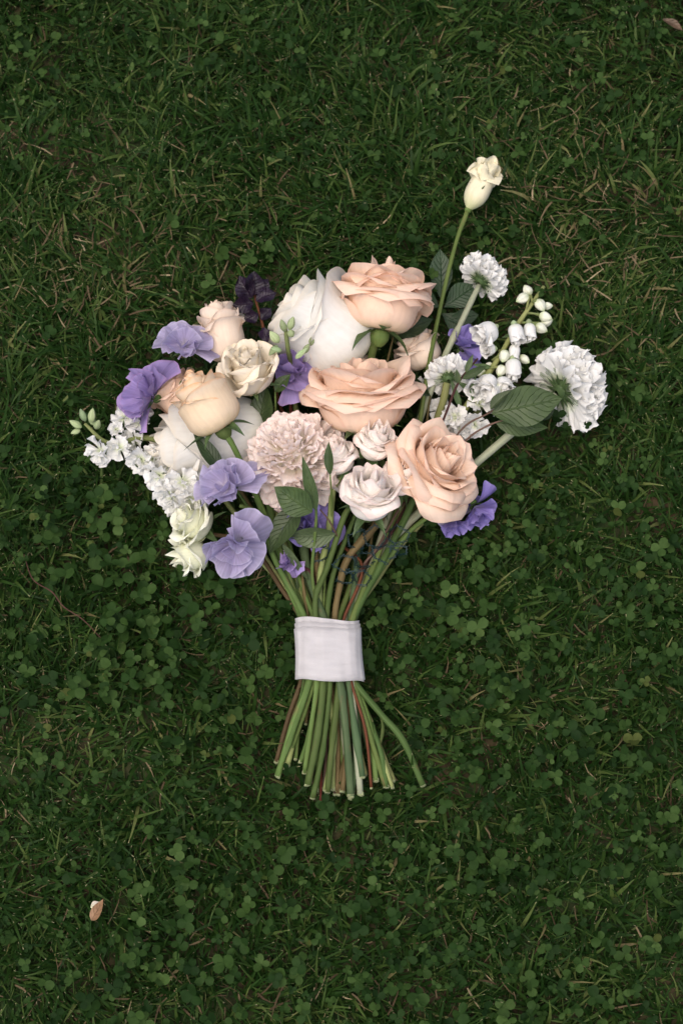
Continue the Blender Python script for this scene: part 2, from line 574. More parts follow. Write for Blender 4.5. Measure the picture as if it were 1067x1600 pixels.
def petal_pts(rng, L, W, ph0, ph1, curl, ec, flat=1.1, r0=0.06, tip=0.1, ruf=0.03, nu=15, nv=16, frill=0.0):
    """One rose-type petal, base at the origin, rising along +z and leaning to +x."""
    u = np.linspace(-1, 1, nu)[None, :]
    v = np.linspace(0, 1, nv)[:, None]
    au = np.abs(u)
    asym = rng.uniform(-.25, .25)
    Le = L * (1 - 0.15 * au ** 3.6 + tip * np.clip(1 - au * 1.3, 0, 1) ** 1.2) * (1 + asym * 0.2 * u)
    p0, p1, cu, e = R_(ph0), R_(ph1), R_(curl), R_(ec)
    phi = p0 + (p1 - p0) * sstep(0, 0.62, v) + cu * sstep(0.72, 1.0, v) * (1 - 0.15 * au) + e * (au ** 2.2) * sstep(0.4, 1.0, v) * (1 + asym * u)
    dv = 1.0 / (nv - 1)
    r = r0 * L + np.cumsum(np.sin(phi), axis=0) * dv * Le - np.sin(phi[0]) * dv * Le
    h = np.cumsum(np.cos(phi), axis=0) * dv * Le - np.cos(phi[0]) * dv * Le
    w = W * (0.28 + 0.72 * np.sin(np.pi / 2 * np.clip(v / 0.62, 0, 1))) * np.sqrt(1 - 0.66 * np.clip((v - 0.66) / 0.34, 0, 1) ** 2.2)
    s = u * w
    Rc = np.maximum(np.maximum(r, 0.05 * L) * flat, 0.34 * w)
    ang = s / Rc
    x = r - Rc * (1 - np.cos(ang))
    y = Rc * np.sin(ang)
    f1, f2 = rng.uniform(2, 4), rng.uniform(4, 7)
    a1, a2, a3 = (rng.uniform(0, 6.28) for _ in range(3))
    d = ruf * L * v ** 1.5 * (np.sin(f1 * u + a1) + 0.6 * np.sin(f2 * u + a2 + 2 * v))
    if frill:
        d = d + frill * L * v ** 5 * (np.sin(13 * u + a3) + 0.7 * np.sin(21 * u + a1))
    x = x + d * np.cos(phi)
    z = h - d * np.sin(phi)
    return np.stack([x, y + 0 * z, z], axis=-1)


def rotz(p, a):
    c, s = math.cos(a), math.sin(a)
    q = p.copy()
    q[..., 0] = p[..., 0] * c - p[..., 1] * s
    q[..., 1] = p[..., 0] * s + p[..., 1] * c
    return q


def bloom(root, mat, layers, radius, seed, ruf=0.03, frill=0.0, tip=0.03, squash=1.0, jitter=1.0, yscale=1.0):
    """Whorls of petals from the heart outwards; each petal is a part of its own."""
    rng = random.Random(seed)
    allp = []
    th = rng.uniform(0, 6.28)
    for (n, L, W, p0, p1, cu, e, fl, r0) in layers:
        for k in range(n):
            j = jitter
            pts = petal_pts(rng, L * (1 + rng.uniform(-.06, .06) * j), W * (1 + rng.uniform(-.1, .1) * j),
                            p0 + rng.uniform(-5, 5) * j, p1 + rng.uniform(-7, 7) * j, cu * (1 + rng.uniform(-.45, .35) * j),
                            e * (1 + rng.uniform(-.5, .5) * j), fl, r0, tip * rng.uniform(.2, 1.4), ruf, frill=frill)
            allp.append(rotz(pts, th + rng.uniform(-.15, .15)))
            th += 2 * math.pi / n
        th += 2 * math.pi / n * 0.5 + 0.2
    rm = max(np.percentile(np.hypot(p[..., 0], p[..., 1]), 97) for p in allp)
    s = radius / rm
    top = 0
    for p in allp:
        p = p * s
        p[..., 2] *= squash
        p[..., 1] *= yscale
        top = max(top, p[..., 2].max())
        part("petal", grid_mesh("petal", p, mat), root)
    return top


#            n   L     W    ph0  ph1  curl  ec  flat  r0
OPEN_ROSE = [(3, 0.92, 0.24, 30, -10, 0, 0, 1.0, 0.03),
             (4, 0.98, 0.36, 52, -8, 10, 5, 1.0, 0.04),
             (5, 1.02, 0.50, 68, -6, 35, 8, 1.0, 0.05),
             (5, 1.06, 0.62, 82, -4, 60, 12, 1.02, 0.05),
             (6, 1.06, 0.74, 94, -2, 85, 18, 1.05, 0.06),
             (6, 1.04, 0.80, 104, 2, 105, 25, 1.08, 0.06),
             (5, 0.98, 0.84, 112, 12, 110, 30, 1.12, 0.06)]
FACE_ROSE = [(3, 0.92, 0.22, 30, -10, 0, 0, 1.0, 0.03),
             (4, 0.96, 0.36, 52, -8, 12, 5, 1.0, 0.04),
             (5, 0.98, 0.50, 68, -4, 35, 8, 1.0, 0.05),
             (5, 1.00, 0.62, 84, 0, 60, 12, 1.02, 0.05),
             (6, 1.04, 0.74, 98, 6, 80, 20, 1.05, 0.06),
             (5, 1.08, 0.80, 108, 16, 95, 30, 1.1, 0.06),
             (3, 1.14, 0.72, 112, 26, 95, 55, 1.2, 0.06)]
BUD_ROSE = [(3, 1.04, 0.34, 40, -10, 0, 0, 1.0, 0.0),
            (3, 1.04, 0.55, 64, -12, 10, 4, 1.0, 0.04),
            (3, 1.02, 0.78, 80, -10, 18, 8, 1.02, 0.10),
            (3, 0.96, 0.84, 90, -9, 30, 14, 1.05, 0.16)]
CUP_ROSE = [(3, 0.96, 0.30, 36, -8, 0, 0, 1.0, 0.0),
            (4, 1.00, 0.45, 60, -8, 10, 4, 1.0, 0.03),
            (4, 1.02, 0.62, 74, -6, 25, 6, 1.0, 0.07),
            (4, 1.00, 0.76, 86, -4, 45, 12, 1.03, 0.11),
            (3, 0.96, 0.80, 94, -2, 70, 22, 1.08, 0.15)]
GLOBE_ROSE = [(3, 1.06, 0.34, 40, -10, 0, 0, 1.0, 0.0),
              (4, 1.10, 0.50, 64, -10, 12, 5, 1.0, 0.04),
              (4, 1.12, 0.70, 78, -10, 18, 10, 1.02, 0.08),
              (4, 1.12, 0.82, 88, -9, 26, 14, 1.04, 0.12),
              (3, 1.06, 0.84, 94, -7, 36, 18, 1.06, 0.17)]
SPRAY_ROSE = [(3, 1.04, 0.20, 30, -10, 0, 0, 1.0, 0.03),
              (4, 1.06, 0.34, 52, -10, 8, 5, 1.0, 0.04),
              (4, 1.06, 0.50, 68, -8, 20, 8, 1.0, 0.05),
              (5, 1.04, 0.64, 84, -6, 40, 14, 1.02, 0.05),
              (5, 0.98, 0.76, 96, -2, 70, 30, 1.06, 0.06),
              (4, 0.90, 0.74, 104, 8, 105, 50, 1.12, 0.06)]
RUFFLE = [(3, 1.0, 0.42, 45, -8, 10, 0, 1.0, 0.03),
          (4, 1.0, 0.62, 65, -2, 30, 8, 1.05, 0.04),
          (4, 1.0, 0.78, 80, 8, 50, 12, 1.15, 0.05),
          (3, 0.95, 0.80, 92, 24, 55, 15, 1.3, 0.05)]
CLOSED_LISI = [(2, 1.05, 0.34, 20, -6, 10, 5, 1.0, 0.02),
               (3, 1.0, 0.50, 36, -8, 25, 8, 1.0, 0.05),
               (3, 0.85, 0.56, 48, -6, 50, 25, 1.05, 0.07)]


def leaf_pts(rng, L, W, fold=0.25, bend=0.3, twist=0.0, wave=0.04, shape=0.42, nu=9, nv=13, point=1.0):
    v = np.linspace(0, 1, nv)[:, None]
    u = np.linspace(-1, 1, nu)[None, :]
    prof = np.clip(np.sin(np.pi * np.clip(v, 0, 1) ** (math.log(0.5) / math.log(shape))), 0, None) ** point
    prof = prof * 0.97 + 0.03 * (1 - v)
    y = u * prof * W
    a = bend * v
    x = L * np.where(abs(bend) > 1e-3, np.sin(a) / max(abs(bend), 1e-3) * np.sign(bend), v)
    z = -L * (1 - np.cos(a)) / (bend if abs(bend) > 1e-3 else 1)
    ph = rng.uniform(0, 6.28)
    z = z + fold * np.abs(u) ** 1.3 * prof * W + wave * W * np.abs(u) * np.sin(9 * v + ph + u * 2) * (prof > 0.05)
    x = x + 0 * u
    t = twist * v
    y2 = y * np.cos(t) - z * 0 * t
    z2 = z + y * np.sin(t)
    return np.stack([x, y2, z2], axis=-1)


def leaf_frame(base, ang, el, roll=0):
    """x along the leaf, z its upper face (towards the sky unless rolled)."""
    x = axis_dir(ang, el).normalized()
    up = CB - x * CB.dot(x)
    up.normalize()
    y = up.cross(x)
    c, s = math.cos(R_(roll)), math.sin(R_(roll))
    z2 = up * c + y * s
    y2 = z2.cross(x)
    m = Matrix.Identity(4)
    for i in range(3):
        m[i][0], m[i][1], m[i][2], m[i][3] = x[i], y2[i], z2[i], base[i]
    return m


def leaf_part(root, rm, px, py, z, ang, el, Lpx, Wpx, mat, roll=0, seed=0, name="leaf", parent=None, **kw):
    rng = random.Random(seed)
    me = grid_mesh(name, leaf_pts(rng, pxm(Lpx, z), pxm(Wpx, z), **kw), mat)
    me.transform(leaf_frame(P(px, py, z), ang, el, roll))
    return part(name, to_local(me, rm), parent or root)


def calyx(root, r, nsep=5, L=0.02, spread=60, seed=0, hipmat=None, droop=0.5, drop=0.0):
    """Green hip under the bloom with its sepals, in the bloom's own axes."""
    rows = []
    for (h, q) in ((-1.15, 0.30), (-0.95, 0.62), (-0.6, 0.92), (-0.25, 1.0), (0.02, 0.9), (0.1, 0.4)):
        rows.append([(r * q * math.cos(k * 0.628), r * q * math.sin(k * 0.628), r * h * 1.3 + drop) for k in range(10)])
    part("calyx", grid_mesh("calyx", rows, hipmat or STEM_G, closed_u=True), root)
    rng = random.Random(seed)
    for k in range(nsep):
        me = grid_mesh("sepal", leaf_pts(rng, L * rng.uniform(.8, 1.2), L * 0.17, fold=0.5, bend=droop * rng.uniform(.2, 1.8), shape=0.25, nu=5, nv=8), SEPAL)
        t = R_(spread + rng.uniform(-18, 18))
        a = 2 * math.pi * k / nsep + rng.uniform(-.2, .2)
        m = Matrix.Rotation(a, 4, 'Z') @ Matrix.Translation((r * 0.7, 0, drop)) @ Matrix.Rotation(-(math.pi / 2 - t), 4, 'Y')
        me.transform(m)
        part("sepal", me, root)


def fan_pts(rng, L, W, cup=0.3, ruf=0.08, notch=0.1, frill=0.0, nu=13, nv=8, neck=0.16, back=0.0, fold=0.0):
    """Flared petal: narrow claw, broad ruffled tip; along +x, face towards +z."""
    v = np.linspace(0, 1, nv)[:, None]
    u = np.linspace(-1, 1, nu)[None, :]
    wid = W * (neck + (1 - neck) * sstep(0.05, 0.8, v)) * (1 - 0.18 * sstep(0.8, 1, v))
    y = u * wid
    edge = 1 - 0.22 * np.abs(u) ** 2.2 - notch * np.exp(-(u / 0.22) ** 2)
    ph, p2 = rng.uniform(0, 6.28), rng.uniform(0, 6.28)
    if frill:
        edge = edge + frill * (np.sin(9 * u + ph) * 0.6 + np.sin(17 * u + p2) * 0.5)
    x = L * v * (1 - (1 - edge) * v ** 2)
    z = L * (cup * v ** 2 - back * v ** 4) + L * ruf * v ** 2 * (np.sin(4.2 * u + ph) + 0.5 * np.sin(8 * u + p2)) + fold * np.abs(u) * wid
    return np.stack([x + 0 * u, y, z + 0 * u], axis=-1)


def fan_set(name, mat, n, seed, L, W, **kw):
    rng = random.Random(seed)
    out = []
    for _ in range(n):
        k = dict(kw)
        k["ruf"] = kw.get("ruf", .08) * rng.uniform(.6, 1.4)
        out.append(grid_mesh(name, fan_pts(rng, L * rng.uniform(.9, 1.1), W * rng.uniform(.85, 1.15), **k), mat))
    return out


def ring_m(theta, polar, r0, z0, roll=0.0, s=1.0):
    """Place a fan petal round the z axis: polar = angle of the petal from +z."""
    return (Matrix.Rotation(theta, 4, 'Z') @ Matrix.Translation((r0, 0, z0)) @ Matrix.Rotation(polar - math.pi / 2, 4, 'Y')
            @ Matrix.Rotation(roll, 4, 'X') @ Matrix.Diagonal((s, s, s, 1)))


def at(m, p):
    m = m.copy()
    m.translation = p
    return m


# ------------------------------------------------------------------ the lawn
LAWN_X, LAWN_Y0, LAWN_Y1 = 0.62, -0.72, 0.78
rngn = np.random.default_rng(11)


def vnoise(x, y, scale, seed):
    """Smooth value noise on the lawn plane, 0..1."""
    g = np.random.default_rng(seed).random((64, 64))
    X, Y = x * scale + 31.3, y * scale + 17.7
    i, j = np.floor(X).astype(int), np.floor(Y).astype(int)
    fx, fy = X - i, Y - j
    fx, fy = fx * fx * (3 - 2 * fx), fy * fy * (3 - 2 * fy)
    a, b = g[i % 64, j % 64], g[(i + 1) % 64, j % 64]
    c, d = g[i % 64, (j + 1) % 64], g[(i + 1) % 64, (j + 1) % 64]
    return (a * (1 - fx) + b * fx) * (1 - fy) + (c * (1 - fx) + d * fx) * fy


def blob(x, y, lst):
    out = np.zeros_like(x)
    for (px, py, rx, ry, w) in lst:
        c = P(px, py, 1.5)
        k = pxm(1, 1.5)
        out += w * np.exp(-((x - c.x) / (rx * k)) ** 2 - ((y - c.y) / (ry * k)) ** 2)
    return out


# where clover crowds out the grass, and where dry thatch shows
CLOVER_AT = [(820, 1180, 330, 330, 1.0), (900, 830, 190, 230, .9), (180, 950, 240, 150, .9), (330, 1080, 130, 130, .9),
             (130, 70, 190, 100, .7), (500, 90, 260, 80, .5), (950, 60, 140, 110, .6), (600, 1450, 330, 150, .7),
             (870, 1430, 220, 160, .9), (90, 1180, 110, 60, .6), (330, 1300, 160, 110, .6), (60, 230, 60, 60, .6),
             (690, 380, 70, 60, .9), (850, 440, 50, 60, .8), (1000, 170, 80, 90, .6), (50, 1400, 60, 200, .4),
             (250, 1540, 220, 80, .6), (660, 930, 60, 70, .9), (150, 800, 150, 80, .7)]
THATCH_AT = [(130, 420, 170, 150, 1.0), (900, 330, 170, 150, 1.0), (820, 120, 120, 70, .6), (830, 1080, 80, 60, .7),
             (80, 1150, 90, 60, .6), (300, 330, 160, 90, .7), (600, 1560, 250, 50, .5), (960, 480, 100, 90, .7), (260, 1560, 120, 60, .4)]
# the bouquet presses the lawn down where it lies
PRESS_AT = [(600, 480, 100), (500, 500, 100), (350, 520, 60), (290, 560, 70), (225, 630, 55), (400, 600, 90), (300, 690, 90), (180, 690, 55),
            (460, 710, 90), (570, 620, 110), (580, 740, 90), (690, 710, 90), (735, 790, 60), (360, 760, 70), (360, 850, 65), (290, 840, 55),
            (480, 830, 70), (560, 850, 80), (510, 920, 55), (515, 1015, 70), (500, 1100, 60), (480, 1170, 60), (540, 1170, 70), (590, 1150, 50),
            (640, 1190, 34), (440, 1180, 30), (500, 1230, 40), (760, 430, 50), (750, 285, 38), (710, 500, 45), (820, 500, 50), (770, 580, 70),
            (890, 605, 70), (820, 640, 60), (700, 600, 60), (720, 660, 50), (400, 460, 50), (795, 690, 35), (715, 390, 18), (700, 450, 20)]


def pressed(x, y):
    out = np.zeros_like(x)
    k = pxm(1, 2)
    for (px, py, r) in PRESS_AT:
        c = P(px, py, 2.0)
        d = np.hypot(x - c.x, y - c.y) / (r * k * 0.9)
        out = np.maximum(out, 1 - sstep(0.55, 1.05, d))
    return out


def scatter(n, rg):
    x = rg.uniform(-LAWN_X, LAWN_X, n)
    y = rg.uniform(LAWN_Y0, LAWN_Y1, n)
    return x, y


def ribbons(name, x, y, L, wd, az, b0, b1, tone, mat, z0=0.0, seg=4, twist=None, sway=None, tipw=0.12):
    """Blades as bent tapering strips, all in one mesh."""
    n = len(x)
    t = np.linspace(0, 1, seg + 1)
    hx, hy = np.cos(az), np.sin(az)
    px, py, pz = x.copy(), y.copy(), np.zeros(n) + z0
    V = np.zeros((n, seg + 1, 2, 3))
    tw = twist if twist is not None else np.zeros(n)
    for i, ti in enumerate(t):
        if i:
            b = b0 + b1 * (ti - 0.5 / seg)
            sa = az + (sway * ti if sway is not None else 0)
            px = px + np.cos(sa) * np.sin(b) * L / seg
            py = py + np.sin(sa) * np.sin(b) * L / seg
            pz = np.maximum(pz + np.cos(b) * L / seg, 0.002)
        w = wd * (0.75 + 0.25 * math.sin(math.pi * min(1, ti * 1.4))) * (1 - (1 - tipw) * ti ** 3.5) * 0.5
        ca, sa_ = np.cos(tw * ti + tw * 0.3), np.sin(tw * ti + tw * 0.3)
        ox, oy, oz = -hy * w * ca, hx * w * ca, w * sa_
        V[:, i, 0] = np.stack([px + ox, py + oy, pz + oz], -1)
        V[:, i, 1] = np.stack([px - ox, py - oy, pz - oz], -1)
    base = (np.arange(n) * (seg + 1) * 2)[:, None, None]
    row = (np.arange(seg) * 2)[None, :, None]
    q = np.array([0, 1, 3, 2])[None, None, :]
    F = (base + row + q).reshape(-1, 4)
    tone_v = np.repeat(tone, (seg + 1) * 2)
    along = np.tile(np.repeat(t, 2), n)
    return raw_mesh(name, V.reshape(-1, 3), F, mat, tone_v, along)


def raw_mesh(name, V, F, mat, tone, along):
    me = bpy.data.meshes.new(name)
    k = F.shape[1]
    me.vertices.add(len(V))
    me.vertices.foreach_set("co", V.astype(np.float32).ravel())
    me.loops.add(F.size)
    me.loops.foreach_set("vertex_index", F.astype(np.int32).ravel())
    me.polygons.add(len(F))
    me.polygons.foreach_set("loop_start", (np.arange(len(F)) * k).astype(np.int32))
    me.polygons.foreach_set("use_smooth", np.ones(len(F), dtype=bool))
    for nm, a in (("tone", tone), ("along", along)):
        at_ = me.attributes.new(nm, 'FLOAT', 'POINT')
        at_.data.foreach_set("value", a.astype(np.float32))
    me.materials.append(mat)
    me.update()
    me.validate()
    return me


def stuff(name, me, kind="stuff"):
    o = bpy.data.objects.new(name, me)
    COL.objects.link(o)
    o["kind"] = kind
    return o


# soil under the lawn
gm, nt = new_mat("soil")
tc = N(nt, "ShaderNodeTexCoord")
n1 = N(nt, "ShaderNodeTexNoise")
n1.inputs["Scale"].default_value = 70
n1.inputs["Detail"].default_value = 8
nt.links.new(tc.outputs["Object"], n1.inputs["Vector"])
n2 = N(nt, "ShaderNodeTexNoise")
n2.inputs["Scale"].default_value = 9
n2.inputs["Detail"].default_value = 4
nt.links.new(tc.outputs["Object"], n2.inputs["Vector"])
c1 = ramp(nt, n1.outputs[0], [(0.3, (0.018, 0.014, 0.009)), (0.7, (0.06, 0.042, 0.024))])
c2 = ramp(nt, n1.outputs[0], [(0.3, (0.010, 0.020, 0.007)), (0.7, (0.03, 0.05, 0.016))])
cc = mixc(nt, ramp(nt, n2.outputs[0], [(0.4, (0, 0, 0)), (0.6, (1, 1, 1))]), c1, c2)
p = N(nt, "ShaderNodeBsdfPrincipled")
nt.links.new(cc, p.inputs["Base Color"])
p.inputs["Roughness"].default_value = 0.95
p.inputs["Specular IOR Level"].default_value = 0.1
bp = N(nt, "ShaderNodeBump")
bp.inputs["Distance"].default_value = 0.004
nt.links.new(n1.outputs[0], bp.inputs["Height"])
nt.links.new(bp.outputs[0], p.inputs["Normal"])
o = N(nt, "ShaderNodeOutputMaterial")
nt.links.new(p.outputs[0], o.inputs[0])
gme = bpy.data.meshes.new("ground")
gx = np.concatenate([[-60, -12, -3], np.linspace(-1, 1, 41), [3, 12, 60]])
GX, GY = np.meshgrid(gx, gx)
GZ = np.where((np.abs(GX) < 0.95) & (np.abs(GY) < 0.95), (vnoise(GX, GY, 14, 5) - 0.5) * 0.008, 0)
gme = grid_mesh("ground", np.stack([GX, GY, GZ], -1), gm)
g = stuff("ground", gme, "structure")

GRASS = blade_mat("grass_blade", [(0.0, (0.009, 0.029, 0.005)), (0.30, (0.016, 0.045, 0.008)), (0.55, (0.030, 0.067, 0.013)),
                                  (0.75, (0.076, 0.118, 0.030)), (0.93, (0.15, 0.17, 0.06)), (1.0, (0.20, 0.16, 0.08))], 0.28,
                  rough=0.5, tip=(0.46, 0.40, 0.25), spec=0.12)
STRAW = blade_mat("dry_straw", [(0.0, (0.050, 0.032, 0.018)), (0.4, (0.085, 0.060, 0.034)), (0.75, (0.16, 0.12, 0.07)), (1.0, (0.36, 0.29, 0.18))], 0.15, rough=0.7, spec=0.1)
CLOV = blade_mat("clover_leaflet", [(0.0, (0.009, 0.025, 0.006)), (0.4, (0.018, 0.045, 0.010)), (0.75, (0.038, 0.076, 0.018)), (0.96, (0.064, 0.112, 0.032)), (1.0, (0.066, 0.086, 0.022))], 0.25, rough=0.6, spec=0.08)

# grass
NB = 165000
x, y = scatter(NB, rngn)
pr = pressed(x, y)
cl = np.clip(blob(x, y, CLOVER_AT), 0, 1)
keep = rngn.random(NB) > 0.15 * cl + 0.15 * (vnoise(x, y, 26, 8) > 0.72)
x, y, pr, cl = x[keep], y[keep], pr[keep], cl[keep]
n = len(x)
fld = vnoise(x, y, 11, 21) * 4 * math.pi + vnoise(x, y, 34, 22) * 3.0
az = fld + rngn.normal(0, 1.15, n)
fine = rngn.random(n) < 0.45
L = np.where(fine, rngn.uniform(0.014, 0.036, n), rngn.uniform(0.014, 0.042, n)) * (0.75 + 0.5 * vnoise(x, y, 16, 9))
L *= (1 - 0.62 * pr) * (1 - 0.15 * cl)
L = np.where((pr > 0.04) & (pr < 0.75) & (rngn.random(n) < 0.22), L * 1.7, L)
wd = np.where(fine, rngn.uniform(0.0007, 0.0014, n), rngn.uniform(0.0017, 0.0034, n))
b0 = rngn.uniform(0.15, 0.9, n) + 0.5 * pr
b1 = rngn.uniform(0.2, 1.5, n)
th = np.clip(blob(x, y, THATCH_AT), 0, 1)
tone = np.clip(rngn.beta(2.0, 2.6, n) * 0.9 + 0.12 * (vnoise(x, y, 13, 33) - 0.5) + 0.10 * th, 0, 0.93)
dry = rngn.random(n) < 0.012 + 0.05 * th
tone = np.where(dry, rngn.uniform(0.93, 1.0, n), tone)
me = ribbons("grass", x, y, L, wd, az, b0, b1, tone, GRASS, twist=rngn.normal(0, 0.5, n), sway=rngn.normal(0, 0.35, n), tipw=0.25)
stuff("grass", me)

# fine undergrowth that closes the sward over the soil
NU = 70000
x, y = scatter(NU, rngn)
n = NU
me = ribbons("undergrowth", x, y, rngn.uniform(0.008, 0.020, n) * (1 - 0.5 * pressed(x, y)), rngn.uniform(0.0007, 0.0020, n), rngn.uniform(0, 6.28, n), rngn.uniform(0.3, 1.2, n), rngn.uniform(0.2, 1.2, n),
             np.clip(rngn.beta(1.6, 3.2, n), 0, 0.9), GRASS, seg=2, tipw=0.3)
stuff("undergrowth", me)

# dry thatch lying between the blades
NS = 34000
x, y = scatter(NS, rngn)
th = np.clip(blob(x, y, THATCH_AT), 0, 1)
keep = rngn.random(NS) < 0.12 + 0.42 * th
x, y, th = x[keep], y[keep], th[keep]
n = len(x)
pr = pressed(x, y)
z0 = rngn.uniform(0.003, 0.018, n) * (0.6 + 0.7 * th) * (1 - 0.6 * pr)
me = ribbons("dry_grass", x, y, rngn.uniform(0.006, 0.028, n), rngn.uniform(0.0006, 0.0017, n), rngn.uniform(0, 6.28, n),
             rngn.uniform(1.15, 1.6, n), rngn.uniform(-0.3, 0.5, n), np.clip(rngn.beta(1.6, 2.6, n) + .15 * th, 0, 1), STRAW, z0=z0, seg=3, sway=rngn.normal(0, 0.6, n), tipw=0.4)
stuff("dry_grass", me)


# clover: three cupped leaflets on a petiole
def clover(n0, rg):
    x, y = scatter(n0, rg)
    cl = np.clip(blob(x, y, CLOVER_AT), 0, 1)
    pr = pressed(x, y)
    keep = (rg.random(n0) < 0.22 + 0.78 * cl * (0.55 + 0.75 * vnoise(x, y, 20, 77))) & (pr < 0.5)
    x, y, cl, pr = x[keep], y[keep], cl[keep], pr[keep]
    n = len(x)
    h = rg.uniform(0.012, 0.036, n) * (0.8 + 0.35 * cl) * (1 - 0.6 * pr)
    size = rg.uniform(0.0021, 0.0048, n) * (0.66 + 0.5 * vnoise(x, y, 12, 78)) * (0.9 + 0.2 * cl)
    az = rg.uniform(0, 6.28, n)
    lean = rg.uniform(0.0, 0.85, n)
    laz = rg.uniform(0, 6.28, n)
    tone = rg.beta(2, 2, n)
    # leaflet template: heart-shaped fan, rim points 9, midrib points 2
    k = 9
    a = np.linspace(-1, 1, k)
    rim_x = 1.0 + 0.92 * np.cos(a * 2.75)
    rim_y = 0.92 * np.sin(a * 2.75)
    rim_x[k // 2] -= 0.14
    tx = np.concatenate([[0.0], [0.55, 1.15], rim_x])
    ty = np.concatenate([[0.0], [0, 0], rim_y])
    tz = 0.26 * np.abs(ty) ** 1.2
    f = []
    for i in range(k - 1):
        mid = 1 if (i < 2 or i >= k - 3) else 2
        f.append((mid, 3 + i, 4 + i))
    f += [(0, 3, 1), (0, 1, 3 + k - 1), (1, 5, 2), (2, 3 + k - 3, 1)]
    f = np.array(f)
    nt_ = len(tx)
    Vs, Ts, As = [], [], []
    cx = x + h * np.sin(lean) * np.cos(laz)
    cy = y + h * np.sin(lean) * np.sin(laz)
    cz = h
    for q in range(3):
        th = az + q * 2.094 + rg.normal(0, 0.16, n)
        tilt = rg.normal(0.10, 0.42, n)
        fold = rg.uniform(0.2, 2.2, n)
        s = size * rg.uniform(0.72, 1.15, n)
        wid = rg.uniform(0.78, 1.05, n)
        lx = tx[None] * s[:, None]
        ly = ty[None] * (s * wid)[:, None]
        lz = tz[None] * (s * fold)[:, None] + rg.normal(0, 0.04, (n, nt_)) * s[:, None]
        X = lx * np.cos(tilt)[:, None] - lz * np.sin(tilt)[:, None]
        Z = lx * np.sin(tilt)[:, None] + lz * np.cos(tilt)[:, None]
        # whole leaf leans
        gx_ = X * np.cos(th)[:, None] - ly * np.sin(th)[:, None]
        gy_ = X * np.sin(th)[:, None] + ly * np.cos(th)[:, None]
        tl = (lean * 0.8)[:, None]
        dx, dy = np.cos(laz)[:, None], np.sin(laz)[:, None]
        along = gx_ * dx + gy_ * dy
        gz_ = Z * np.cos(tl) - along * np.sin(tl)
        na = along * np.cos(tl) + Z * np.sin(tl)
        gx_ = gx_ + (na - along) * dx
        gy_ = gy_ + (na - along) * dy
        Vs.append(np.stack([gx_ + cx[:, None], gy_ + cy[:, None], gz_ + cz[:, None]], -1))
        Ts.append(np.repeat(np.clip(tone + rg.normal(0, .08, n), 0, 1), nt_))
        As.append(np.zeros(n * nt_))
    V = np.concatenate([v.reshape(-1, 3) for v in Vs])
    F = (np.arange(3 * n)[:, None, None] * nt_ + f[None]).reshape(-1, 3)
    me = raw_mesh("clover", V, F, CLOV, np.concatenate(Ts), np.concatenate(As))
    stuff("clover", me)
    pm = ribbons("clover_stalk", x, y, np.hypot(h, h * np.sin(lean)) * 1.0, np.full(n, 0.0009), laz, lean * 0.9, lean * 0.2, np.clip(tone + .2, 0, 1), CLOV, seg=2, tipw=0.8)
    stuff("clover_stalk", pm)


clover(13500, np.random.default_rng(5))

# ------------------------------------------------------------------ the satin ribbon round the stems
RB_C = P(514, 1017, 3.6)
RB_T, RB_B = 970, 1062


